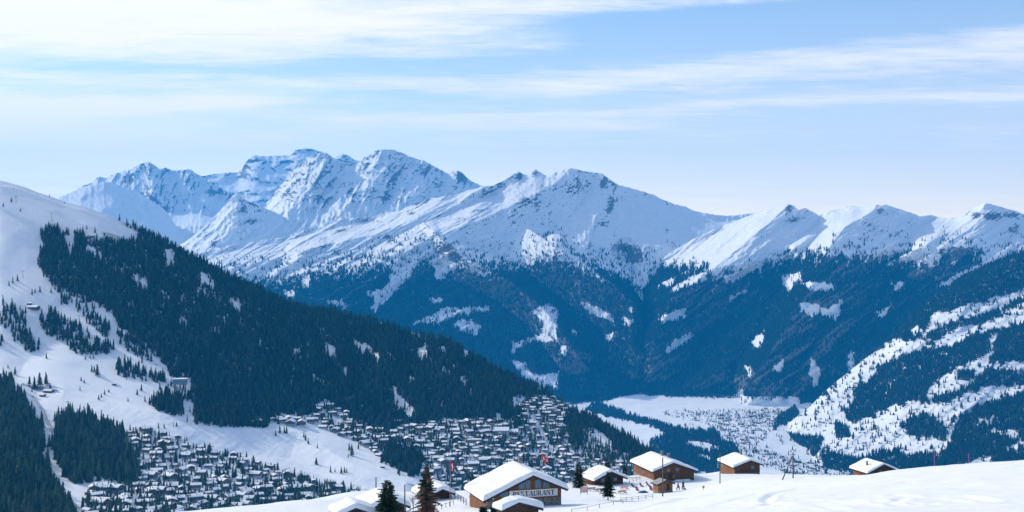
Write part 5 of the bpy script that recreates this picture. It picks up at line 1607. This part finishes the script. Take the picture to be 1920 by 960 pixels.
# bigger village buildings --------------------------------------------------
def block(name, label, px, py, W, D, H, floors, flat, cat, rz=.2, mat='render', balc=True):
    p = LAY['left'].at(px, py)
    root = empty(name, tuple(p), rz)
    tag(root, label, cat)
    MB().box(-W / 2, W / 2, -D / 2, D / 2, -6, H).build('wall', M[mat], root)
    fh = H / floors
    for k in range(floors):
        n = int(W / 3)
        for j in range(n):
            x = -W / 2 + W * (j + .5) / n
            MB().box(x - .7, x + .7, -D / 2 - .06, -D / 2 + .05, k * fh + .8, k * fh + 2.1).build('window', M['glass'], root)
        if balc and k:
            MB().box(-W / 2 + .4, W / 2 - .4, -D / 2 - 1.2, -D / 2 - .07, k * fh - .1, k * fh + .75).build('balcony', M['timber'], root)
    if flat:
        MB().box(-W / 2 - .8, W / 2 + .8, -D / 2 - 1.4, D / 2 + .8, H + .003, H + .4).build('roof', M['eaves'], root)
        MB().box(-W / 2 - .7, W / 2 + .7, -D / 2 - 1.3, D / 2 + .7, H + .403, H + 1.3).build('roof_snow', M['roofsnow'], root)
    else:
        tp = .42
        MB().prism([(-W / 2 - 1.2, H - .4), (0, H + W / 2 * tp), (W / 2 + 1.2, H - .4), (W / 2 + 1.2, H), (0, H + W / 2 * tp + .45), (-W / 2 - 1.2, H)], -D / 2 - 1.3, D / 2 + 1).build('roof', M['eaves'], root)
        MB().prism([(-W / 2 - 1.25, H + .01), (0, H + W / 2 * tp + .46), (W / 2 + 1.25, H + .01), (W / 2 + 1, H + 1), (0.6, H + W / 2 * tp + 1.35), (-.6, H + W / 2 * tp + 1.35), (-W / 2 - 1, H + 1)], -D / 2 - 1.4, D / 2 + 1.1).build('roof_snow', M['roofsnow'], root)
        MB().prism([(-W / 2, H), (0, H + W / 2 * tp), (W / 2, H)], -D / 2, D / 2).build('gable', M['timber'], root)
    return root
block('hotel', 'largest hotel with broad snow roof in the middle of the central village', 941, 815, 24, 26, 9, 3, False, 'hotel', R(88))
block('hotel', 'second broad-roofed hotel just right of the large one', 963, 817, 17, 16, 8, 3, False, 'hotel', R(85))
block('apartment_block', 'pale apartment tower with balconies at the top right of the village', 1033, 778, 13, 11, 14, 5, True, 'building', .1)
block('apartment_block', 'pale apartment tower right of its twin near the forest', 1045, 781, 11, 11, 13, 5, True, 'building', .1)
block('apartment_block', 'long flat-roofed building in the upper rows of the central village', 889, 830, 26, 12, 6, 2, True, 'building', .1)
block('apartment_block', 'long low snow-covered building at the centre of the village', 729, 825, 24, 12, 7, 2, True, 'building', .05)

# lift station, pylons and huts on the left slope ---------------------------------
p = LAY['left'].at(338, 730) + np.array([0, 0, 4.0])
st = empty('lift_station', tuple(p), R(10)); tag(st, 'box-shaped lift station on tall legs with a flat white roof above the trees', 'lift station')
MB().box(-12, 12, -7, 7, 5, 14).build('wall', M['metal'], st)
MB().box(-13, 13, -8, 8, 14.003, 14.8).build('roof', M['eaves'], st)
MB().box(-12.9, 12.9, -7.9, 7.9, 14.803, 16).build('roof_snow', M['roofsnow'], st)
for k in range(6):
    MB().box(-10.5 + k * 3.7, -8 + k * 3.7, -7.1, -6.95, 8, 12).build('window', M['glass'], st)
for x in (-9, 0, 9):
    MB().box(x - 1.2, x + 1.2, -4, 4, -9, 4.998).build('leg', M['stone'], st)
for px, py, h, lab in ((30, 381, 13, 'lift pylon standing highest on the bare left ridge'), (97, 416, 17, 'lift pylon on the ridge just above the forest corner'), (43, 522, 14, 'lift pylon on the wide white piste left of the forest'), (148, 606, 14, 'lift pylon between the two tree clumps on the piste'), (293, 699, 16, 'lift pylon beside the station on the piste edge'),
                       (398, 846, 9, 'small drag-lift mast above the village on the sunny piste'), (451, 858, 8, 'small drag-lift mast on the sunny slope farther right'), (127, 762, 9, 'thin lift mast beside the track above the fir wood'), (275, 808, 9, 'thin mast at the piste edge above the first roofs')):
    p = LAY['left'].at(px, py); s = p[1] / F
    H_ = h * s
    py_ = empty('lift_pylon', tuple(p), R(rr_.uniform(-15, 25))); tag(py_, lab, 'pylon')
    MB().bar((0, 0, -2), (0, 0, H_), .45, 6, .3).build('mast', M['metal'], py_)
    MB().box(-2.6, 2.6, -.3, .3, H_ - .2, H_ + .4).build('crossarm', M['metal'], py_)
    for x in (-2.3, 2.3):
        MB().box(x - .3, x + .3, -1.4, 1.4, H_ - .9, H_ - .25).build('sheave_train', M['black'], py_)
for px, py, W_, lab in ((55, 571, 8, 'small dark square hut high on the left piste'), (63, 578, 20, 'wide low mountain hut on the left piste beside the square hut'), (92, 735, 16, 'snow-roofed barn at the head of the narrow track'), (80, 743, 9, 'small shed below the barn beside the narrow track'), (214, 722, 7, 'tiny dark hut on the open piste'), (710, 855, 10, 'lone hut beside the dark wood on the sunny piste'), (717, 877, 7, 'small barn on the lower sunny piste by the wood'), (118, 774, 8, 'little shed beside the track above the fir wood')):
    p = LAY['left'].at(px, py)
    ht_ = empty('hut', tuple(p), R(rr_.uniform(60, 100))); tag(ht_, lab, 'hut')
    L_ = W_; w_ = W_ * .36; tp = .4; h_ = 2.6
    MB().prism([(-w_, -3), (-w_, h_), (0, h_ + w_ * tp), (w_, h_), (w_, -3)], -L_ / 2, L_ / 2).build('wall', M['timber'], ht_)
    MB().prism([(-w_ - .7, h_ - .25), (0, h_ + w_ * tp + .03), (w_ + .7, h_ - .25), (w_ + .7, h_ + .5), (0, h_ + w_ * tp + .8), (-w_ - .7, h_ + .5)], -L_ / 2 - .7, L_ / 2 + .7).build('roof', M['roofsnow'], ht_)

write_labels()


# cleared service track winding down between the two lower-left woods
M['packed'] = mat_plain('packed dirty snow', (0.50, 0.49, 0.48), 0.9, 0.25, 0.25)
def road(name, pts, w):
    P = []
    for a, b in zip(pts[:-1], pts[1:]):
        for k in range(12):
            t = k / 12
            P.append(LAY['left'].at(a[0] + (b[0] - a[0]) * t, a[1] + (b[1] - a[1]) * t))
    P = np.array(P)
    for _ in range(6):
        P[1:-1] = .25 * P[:-2] + .5 * P[1:-1] + .25 * P[2:]
    T = np.gradient(P[:, :2], axis=0); T /= np.linalg.norm(T, axis=1, keepdims=True)
    N_ = np.stack([-T[:, 1], T[:, 0]], 1)
    rows = []
    for u, dz in ((-1.25, -.8), (-1, .45), (-.5, .35), (0, .32), (.5, .35), (1, .45), (1.25, -.8)):
        q = P.copy(); q[:, :2] += N_ * (u * w); q[:, 2] += dz
        rows.append(q)
    tag(grid_mesh(name, np.stack(rows), M['packed']), kind='structure')
road('road', [(58, 742), (76, 765), (86, 790), (97, 812), (98, 828), (86, 848), (84, 866), (100, 892), (112, 915), (128, 938), (150, 958), (172, 990)], 3.6)
# ------------------------------------------------------------------ poles, flags, fences, terrace, people
M['red'] = mat_plain('red cloth', (0.55, 0.02, 0.03), 0.8, 0.1, 2.0)
M['white'] = mat_plain('white cloth', (0.8, 0.8, 0.8), 0.8, 0.04, 2.0)
M['pink'] = mat_plain('pink fabric', (0.62, 0.10, 0.20), 0.8, 0.15, 3.0)
M['coral'] = mat_plain('coral plastic', (0.62, 0.22, 0.13), 0.6, 0.15, 3.0)
M['yellow'] = mat_plain('yellow paint', (0.65, 0.55, 0.06), 0.6, 0.1, 3.0)
M['bluecover'] = mat_plain('blue cover', (0.03, 0.13, 0.30), 0.7, 0.25, 2.0)
M['magenta'] = mat_plain('magenta netting', (0.36, 0.13, 0.28), 0.8, 0.15, 3.0)
M['navy'] = mat_plain('navy jacket', (0.018, 0.025, 0.055), 0.8, 0.3, 5.0)
M['greycloth'] = mat_plain('grey ski clothing', (0.14, 0.14, 0.15), 0.8, 0.3, 5.0)
M['dark'] = mat_plain('dark trousers', (0.02, 0.02, 0.024), 0.85, 0.3, 5.0)
M['skin'] = mat_plain('skin', (0.50, 0.30, 0.22), 0.6, 0.1, 8.0)
M['hair'] = mat_plain('dark hair', (0.03, 0.022, 0.018), 0.7, 0.3, 20.0)


def pole(name, label, px, pytop, pybase, Y, r, cat, mat='pole', extra=None, group=None):
    g = ground_at(px, Y)
    h = (480 - pytop) / F * Y - g[2]
    root = empty(name, tuple(g)); tag(root, label, cat, group)
    MB().bar((0, 0, -.8), (0, 0, h), r, 8, r * .75).build('post', M[mat], root)
    if extra:
        extra(root, h)
    return root


def flag(root, h, w=1.3, fh=1.3, droop=.8):
    """square red flag hanging from the pole, white cross sewn on"""
    n, m = 14, 12
    V = []
    for j in range(m + 1):
        for i in range(n + 1):
            u, v = i / n, j / m
            x = .06 + w * u * .42
            y = .13 * math.sin(u * 9 + v * 1.2) * (.3 + u)
            z = h - .1 - fh * v - droop * u * 1.2
            V.append((x, y, z))
    Fc = [(j * (n + 1) + i, j * (n + 1) + i + 1, (j + 1) * (n + 1) + i + 1, (j + 1) * (n + 1) + i) for j in range(m) for i in range(n)]
    cl = mesh_obj('cloth', V, Fc, M['red'], root, True)
    cr = MB()
    for sd in (-1, 1):
        b = {}
        for q, (i0, i1, j0, j1) in enumerate(((6, 8, 2, 10), (3, 6, 5, 7), (8, 11, 5, 7))):
            for j in range(j0, j1):
                for i in range(i0, i1):
                    k0 = len(cr.v)
                    for jj, ii in ((j, i), (j, i + 1), (j + 1, i + 1), (j + 1, i)):
                        x, y, z = V[jj * (n + 1) + ii]
                        cr.v.append((x, y + sd * .012, z))
                    cr.f.append((k0, k0 + 1, k0 + 2, k0 + 3))
    cr.build('cross', M['white'], cl, True)
    MB().box(-.07, .07, -.07, .07, h, h + .1).build('finial', M['metal'], root)


pole('flagpole', 'tall flagpole with drooping red flag left of the restaurant', 844, 860, 945, 203, .055, 'flag', 'metal', lambda r, h: flag(r, h, 1.5, 1.35, .75))
pole('flagpole', 'flagpole with red and white flag rising behind the restaurant roof', 1016, 840, 905, 240, .05, 'flag', 'metal', lambda r, h: flag(r, h - .9, 1.5, 1.2, .7))
pole('flagpole', 'short flagpole with red flag just right of its taller neighbour behind the restaurant', 1023, 855, 905, 244, .05, 'flag', 'metal', lambda r, h: flag(r, h, 1.2, .9, .5))
pole('wooden_pole', 'thick wooden pole rising behind the snow crest left of the green spruce', 705, 895, 925, 222, .12, 'pole')
pole('wooden_pole', 'tall bare pole between the green and the brown spruce', 759, 909, 965, 178, .11, 'pole')
pole('wooden_pole', 'tall wooden pole in front of the small orange hut', 1242.5, 858, 930, 231, .14, 'pole')
g0 = ground_at(1257, 246)
lp = empty('wooden_stick', tuple(g0)); tag(lp, 'thin stick leaning against the right side of the orange hut', 'stick')
MB().bar((0, 0, -.2), (-.35, .5, 2.7), .035, 6).build('post', M['pole'], lp)
def ins(root, h):
    for k, z in enumerate((h * .55, h * .62, h * .69)):
        MB().box(-.55, .55, -.05, .05, z - .06, z + .06).build('crossarm', M['pole'], root)
        for x in (-.45, .45):
            MB().bar((x, 0, z + .07), (x, 0, z + .24), .06, 6).build('insulator', M['white'], root)
pole('power_pole', 'power pole with short crossarms left of the snow-sunk chalet', 1350, 850, 896, 262, .12, 'pole', 'pole', ins)
ap_ = ground_at(1487, 233); bt_ = ground_at(1465, 226)
h_ = (480 - 848) / F * 233 - ap_[2]
vp = empty('power_pole', tuple(ap_)); tag(vp, 'power pole braced by a slanting strut on the open snow', 'pole')
MB().bar((0, 0, -.8), (0, 0, h_), .13, 8, .1).build('post', M['pole'], vp)
MB().bar(tuple(bt_ - ap_ + np.array([0, 0, -.4])), (-.12, -.05, h_ * .84), .12, 8, .09).build('strut', M['pole'], vp)
MB().box(-.5, .5, -.05, .05, h_ - .5, h_ - .38).build('crossarm', M['pole'], vp)
for x in (-.42, .42):
    MB().bar((x, 0, h_ - .37), (x, 0, h_ - .18), .05, 6).build('insulator', M['white'], vp)
for px, pt, pb, Y, lab in ((1752, 846, 875, 176, 'left of two thin magenta markers on the snow crest'), (1816, 850, 872, 174, 'right of two thin magenta markers on the snow crest')):
    def net(root, h):
        for z in np.linspace(h * .25, h * .92, 6):
            MB().box(-.06, .06, -.03, .03, z - .05, z + .05).build('band', M['magenta'], root)
    pole('piste_marker', lab, px, pt, pb, Y, .03, 'marker', 'magenta', net)
ys = on_ground(1319, 920)
yr_ = empty('piste_sign', tuple(ys)); tag(yr_, 'small yellow sign on a short stake in the snow right of the walkers', 'sign')
MB().bar((0, 0, -.3), (0, 0, .75), .03, 6).build('post', M['pole'], yr_)
MB().box(-.22, .22, -.05, -.02, .42, .92).build('sign_plate', M['yellow'], yr_)
MB().box(-.06, .06, -.056, -.051, .5, .84).build('sign_mark', M['black'], yr_)

# fences ------------------------------------------------------------------
def fence(name, label, pts, h, r, rails, mat='pole'):
    P = [on_ground(*p) for p in pts]
    o = np.array(P[0])
    root = empty(name, tuple(o)); tag(root, label, 'fence')
    for p in P:
        q = p - o
        MB().bar((q[0], q[1], q[2] - .4), (q[0], q[1], q[2] + h), r, 6, r * .9).build('post', M[mat], root)
    for z in rails:
        for a, b in zip(P[:-1], P[1:]):
            qa, qb = a - o, b - o
            MB().bar((qa[0], qa[1], qa[2] + z), (qb[0], qb[1], qb[2] + z), r * .55, 5).build('rail', M[mat], root)
    return root
fence('rail_fence', 'short wooden rail fence on the terrace right of the little spruce', [(1164, 941), (1174, 940), (1185, 939), (1197, 938), (1211, 936), (1224, 934)], .75, .05, [.68, .36])
fence('rope_fence', 'low rope fence curving up the snow bank below the terrace', [(1072, 962), (1101, 957), (1124, 952), (1150, 947), (1168, 944)], .55, .045, [.5])
fence('rail_fence', 'dark post fence behind the restaurant on the snow', [(1062, 907), (1068, 907), (1074, 906.5)], .9, .05, [.8])
fence('rail_fence', 'wooden rail with pegs round the snowy terrace left of the restaurant', [(853, 935), (859, 938), (864, 941), (869, 944), (874, 947)], 1.1, .07, [1.0, .5])
fence('rail_fence', 'leaning garden fence at the foot of the brown spruce', [(828, 955), (836, 952), (843, 950), (850, 947)], .8, .05, [.7])
fence('rail_fence', 'wooden rail beside the left wall of the largest log chalet', [(1180, 907), (1187, 905), (1194, 903), (1200, 901)], 1.0, .06, [.9, .45])

# terrace things --------------------------------------------------------------
def deck_chair(px, py, rz, mat, label, group=None):
    g = on_ground(px, py)
    r = empty('deck_chair', tuple(g), rz); tag(r, label, 'chair', group)
    for x in (-.32, .32):
        MB().bar((x, -.55, .0), (x, .55, .95), .03, 5).bar((x, .55, 0), (x, -.25, .55), .03, 5).build('frame', M['pole'], r)
    s = MB()
    prev = None
    for k in range(7):
        t = k / 6
        y = -.5 + 1.05 * t; z = .10 + .85 * t - .20 * math.sin(math.pi * t)
        if prev:
            b = len(s.v)
            s.v += [(-.3, prev[0], prev[1]), (.3, prev[0], prev[1]), (.3, y, z), (-.3, y, z)]
            s.f.append((b, b + 1, b + 2, b + 3))
        prev = (y, z)
    s.build('sling', M[mat], r)
def table_at(px, py, mat, label, w=1.6, d=.8):
    g = on_ground(px, py)
    r = empty('picnic_table', tuple(g), .3); tag(r, label, 'table')
    for k in range(4):
        MB().box(-w / 2, w / 2, -d / 2 + k * d / 4 + .01, -d / 2 + (k + 1) * d / 4 - .01, .70, .75).build('plank', M[mat], r)
    for y in (-.75, .75):
        MB().box(-w / 2, w / 2, y - .15, y + .15, .40, .45).build('bench', M[mat], r)
    for x in (-w / 2 + .2, w / 2 - .2):
        MB().bar((x, -.7, 0), (x, -.15, .70), .05, 5).bar((x, .7, 0), (x, .15, .70), .05, 5).bar((x, -.75, .38), (x, .75, .38), .04, 5).build('trestle', M[mat], r)
deck_chair(1187, 914.5, .9, 'black', 'leftmost of three black deck chairs on the terrace before the hut')
deck_chair(1203, 913.5, .9, 'black', 'middle of three black deck chairs on the terrace before the hut')
deck_chair(1215, 911.5, .9, 'black', 'rightmost of three black deck chairs on the terrace before the hut')
deck_chair(1195, 921, .5, 'pink', 'bright pink deck chair in the middle of the terrace')
deck_chair(1221, 920, .4, 'pink', 'bright pink deck chair next to the orange hut')
table_at(1171, 919, 'coral', 'coral picnic table right of the little terrace spruce')
table_at(1167, 927, 'orange', 'orange picnic table at the front of the terrace')
table_at(1125, 923, 'pole', 'dark bench table left of the little terrace spruce')
table_at(1110, 921, 'pole', 'dark bench table nearest the tall board on the terrace')
g = on_ground(1206, 924.5)
tp_ = empty('covered_heap', tuple(g), .3); tag(tp_, 'low heap under a blue cover on the terrace snow', 'cover')
V, Fc = [], []
for j in range(9):
    for i in range(13):
        u, v = i / 12 * 2 - 1, j / 8 * 2 - 1
        V.append((u * 1.1, v * .6, max(0, .5 * (1 - u * u) ** .6 * (1 - v * v) ** .6 + .06 * math.sin(u * 7) * math.cos(v * 5))))
mesh_obj('cover', V, [(j * 13 + i, j * 13 + i + 1, (j + 1) * 13 + i + 1, (j + 1) * 13 + i) for j in range(8) for i in range(12)], M['bluecover'], tp_, True)
g = on_ground(1095, 927)
bd = empty('notice_board', tuple(g), .2); tag(bd, 'tall pinkish board between posts at the left end of the terrace', 'board')
for x in (-.75, .75):
    MB().bar((x, 0, -.3), (x, 0, 1.7), .05, 6).build('post', M['pole'], bd)
MB().box(-.7, .7, -.03, .03, .35, 1.55).build('panel', mat_plain('faded pink board', (.62, .42, .38), .8, .2, 2.0), bd)
g = on_ground(1061, 918)
bs = empty('parked_sledge', tuple(g), .4); tag(bs, 'dark sledge lying on the snow right of the restaurant', 'sledge')
for x in (-.3, .3):
    MB().bar((x, -.8, .06), (x, .7, .06), .04, 5).bar((x, .7, .06), (x, .95, .35), .04, 5).build('runner', M['metal'], bs)
for k in range(5):
    MB().box(-.36, .36, -.75 + k * .3, -.52 + k * .3, .30, .34).build('slat', M['black'], bs)
MB().box(-.3, .3, -.7, .6, .12, .29).build('load', M['dark'], bs)

# people ----------------------------------------------------------------------
def person(px, py, rz, label, top, legs, scale=1.0, stride=.25, arms=0.12):
    g = on_ground(px, py)
    root = empty('person', tuple(g), rz); tag(root, label, 'person')
    root.scale = (scale,) * 3
    # one continuous body: pelvis root, spine, neck, legs, arms, fingers
    J = [(0, 0, .95), (0, .01, 1.15), (0, .02, 1.38), (0, .03, 1.52), (0, .04, 1.60)]
    rad = [.23, .22, .26, .09, .065]
    E = [(0, 1), (1, 2), (2, 3), (3, 4)]
    def chain(start, pts, rs):
        prev = start
        for p, r in zip(pts, rs):
            J.append(p); rad.append(r); E.append((prev, len(J) - 1)); prev = len(J) - 1
        return prev
    for s, ph in ((-1, 1), (1, -1)):
        chain(0, [(s * .10, 0, .88), (s * .11, ph * stride * .45, .49), (s * .11, ph * stride * .55 + (.14 if ph < 0 else -.02), .09), (s * .12, ph * stride * .55 - .14 + (.14 if ph < 0 else -.02), .045)], [.155, .12, .09, .06])
        w_ = chain(2, [(s * .22, .02, 1.42), (s * .31, -ph * arms, 1.14), (s * .32, -ph * arms * 2 - .06, .92), (s * .32, -ph * arms * 2 - .08, .86)], [.12, .09, .06, .036])
        hx, hy, hz = J[w_]
        for k in range(4):
            chain(w_, [(hx + s * .004, hy + (k - 1.5) * .02, hz - .07), (hx - s * .012, hy + (k - 1.5) * .021, hz - .115 - .008 * (k in (1, 2)))], [.0095, .008])
        chain(w_, [(hx - s * .02, hy - .045, hz - .04), (hx - s * .028, hy - .055, hz - .075)], [.010, .009])
    me = bpy.data.meshes.new('body'); me.from_pydata(J, E, []); me.update()
    o = bpy.data.objects.new('body', me); C.objects.link(o); o.parent = root
    sk = o.modifiers.new('skin', 'SKIN')
    for i, r in enumerate(rad):
        me.skin_vertices[0].data[i].radius = (r, r * (.8 if i in (1, 2) else 1))
    me.skin_vertices[0].data[0].use_root = True
    sub = o.modifiers.new('sub', 'SUBSURF'); sub.levels = 1; sub.render_levels = 1
    bm_, bt = mat_new('clothed body')
    z = bt.n('ShaderNodeSeparateXYZ', {0: bt.n('ShaderNodeTexCoord').outputs['Object']}).outputs[2]
    c1 = bt.mix(bt.ramp(z, .92, .94, smooth=False), legs, top)
    c2 = bt.mix(bt.ramp(z, 1.49, 1.50, smooth=False), c1, (.50, .30, .22))
    x_ = bt.n('ShaderNodeSeparateXYZ', {0: bt.n('ShaderNodeTexCoord').outputs['Object']}).outputs[0]
    arm = bt.m('GREATER_THAN', bt.m('ABSOLUTE', x_), .26)
    c3 = bt.mix(bt.m('MULTIPLY', arm, bt.m('LESS_THAN', z, 1.2)), c2, top)
    finish(bt, Base_Color=c3, Roughness=.85)
    me.materials.append(bm_)
    # head with brow, nose and chin; hair, ears
    V, Fc = [], []
    nu, nv = 14, 10
    for j in range(nv + 1):
        th = math.pi * j / nv
        for i in range(nu):
            a = 2 * math.pi * i / nu
            x, y, zz = math.sin(th) * math.cos(a) * .078, math.sin(th) * math.sin(a) * .098, math.cos(th) * .118
            fr = max(0, -math.sin(a)) ** 8 * math.sin(th)
            y -= .022 * fr * math.exp(-((zz + .015) / .022) ** 2)
            y += .010 * fr * math.exp(-((zz - .02) / .014) ** 2)
            y -= .008 * fr * math.exp(-((zz + .085) / .02) ** 2)
            V.append((x * (1 - .18 * max(0, -zz / .118)), y, zz))
    for j in range(nv):
        for i in range(nu):
            Fc.append((j * nu + i, (j + 1) * nu + i, (j + 1) * nu + (i + 1) % nu, j * nu + (i + 1) % nu))
    hd = mesh_obj('head', V, Fc, M['skin'], root, True); hd.location = (0, .02, 1.68)
    hv = [(x * 1.09, y * 1.08 + .008, zz * 1.06 + .008) for x, y, zz in V]
    hf = [f for f in Fc if all(V[i][2] > -.03 - .1 * V[i][1] and (V[i][1] > -.03 or V[i][2] > .055) for i in f)]
    mesh_obj('hair', hv, hf, M['hair'], hd, True)
    ey = MB()
    for s in (-1, 1):
        ey.box(s * .03 - .010, s * .03 + .010, -.090, -.083, .012, .024)
    ey.build('eyes', M['black'], hd)
    MB().box(-.022, .022, -.092, -.086, -.058, -.051).build('mouth', M['coral'], hd)
    er = MB()
    for s in (-1, 1):
        er.box(s * .078 - .008, s * .078 + .008, -.01, .02, -.03, .025)
    er.build('ears', M['skin'], hd)
    return root
person(1271.5, 920, R(70), 'walker in grey clothes, smaller and left of the one in navy', (.16, .15, .16), (.06, .06, .07), 1.0, .55, .16)
person(1281, 918.5, R(60), 'person in a dark navy jacket standing right of the grey walker', (.015, .022, .05), (.02, .02, .026), 1.12, .30, .10)
# a dog at their feet
g = on_ground(1284.5, 919.5)
dg = empty('dog', tuple(g), R(200)); tag(dg, 'small dark dog standing at the feet of the person in navy', 'dog')
J = [(0, 0, .36), (0, -.18, .37), (0, -.32, .38), (0, -.42, .46), (0, -.50, .52), (0, -.62, .50), (0, .16, .37), (0, .30, .44), (0, .42, .55)]
rad = [.085, .10, .09, .065, .07, .035, .085, .025, .015]
E = [(0, 1), (1, 2), (2, 3), (3, 4), (4, 5), (0, 6), (6, 7), (7, 8)]
for s in (-1, 1):
    for st, pts in ((2, [(s * .07, -.30, .28), (s * .07, -.28, .15), (s * .07, -.30, .02)]), (6, [(s * .07, .14, .27), (s * .07, .22, .15), (s * .07, .18, .02)])):
        pv = st
        for p, r in zip(pts, (.045, .028, .026)):
            J.append(p); rad.append(r); E.append((pv, len(J) - 1)); pv = len(J) - 1
    J.append((s * .05, -.47, .62)); rad.append(.018); E.append((4, len(J) - 1))
me = bpy.data.meshes.new('body'); me.from_pydata(J, E, []); me.update()
o = bpy.data.objects.new('body', me); C.objects.link(o); o.parent = dg
o.modifiers.new('skin', 'SKIN')
for i, r in enumerate(rad):
    me.skin_vertices[0].data[i].radius = (r, r)
me.skin_vertices[0].data[0].use_root = True
sb_ = o.modifiers.new('sub', 'SUBSURF'); sb_.render_levels = 1
me.materials.append(M['dark'])
# bare shrub beside the poles
g = ground_at(775, 186)
sh = bpy.data.objects.new('bare_shrub', BARE_T[0]); C.objects.link(sh); sh.location = tuple(g - np.array([0, 0, .2])); sh.scale = (2.2, 2.2, 3.0)
tag(sh, 'leafless shrub between the bare pole and the brown spruce', 'shrub')
g = ground_at(645, 172)
sh = bpy.data.objects.new('bare_shrub', BARE_T[1]); C.objects.link(sh); sh.location = tuple(g - np.array([0, 0, .2])); sh.scale = (1.6, 1.6, 2.6)
tag(sh, 'thin leafless shrub at the bottom edge by the snow-buried gable', 'shrub')
# ------------------------------------------------------------------ haze: one box of blue winter air round everything
hm, ht = mat_new('haze')
pv = ht.n('ShaderNodeVolumePrincipled', {'Color': HAZE_COL + (1,), 'Density': HAZE_D, 'Anisotropy': 0.1})
ht.t.links.new(pv.outputs[0], ht.n('ShaderNodeOutputMaterial').inputs['Volume'])
x0, x1, y0, y1, z0, z1 = -16200, 16200, -6200, 19800, -1250, 1700
hv = [(x, y, z) for z in (z0, z1) for y in (y0, y1) for x in (x0, x1)]
hf = [(0, 2, 3, 1), (4, 5, 7, 6), (0, 1, 5, 4), (2, 6, 7, 3), (0, 4, 6, 2), (1, 3, 7, 5)]
tag(mesh_obj('haze', hv, hf, hm), kind='stuff')
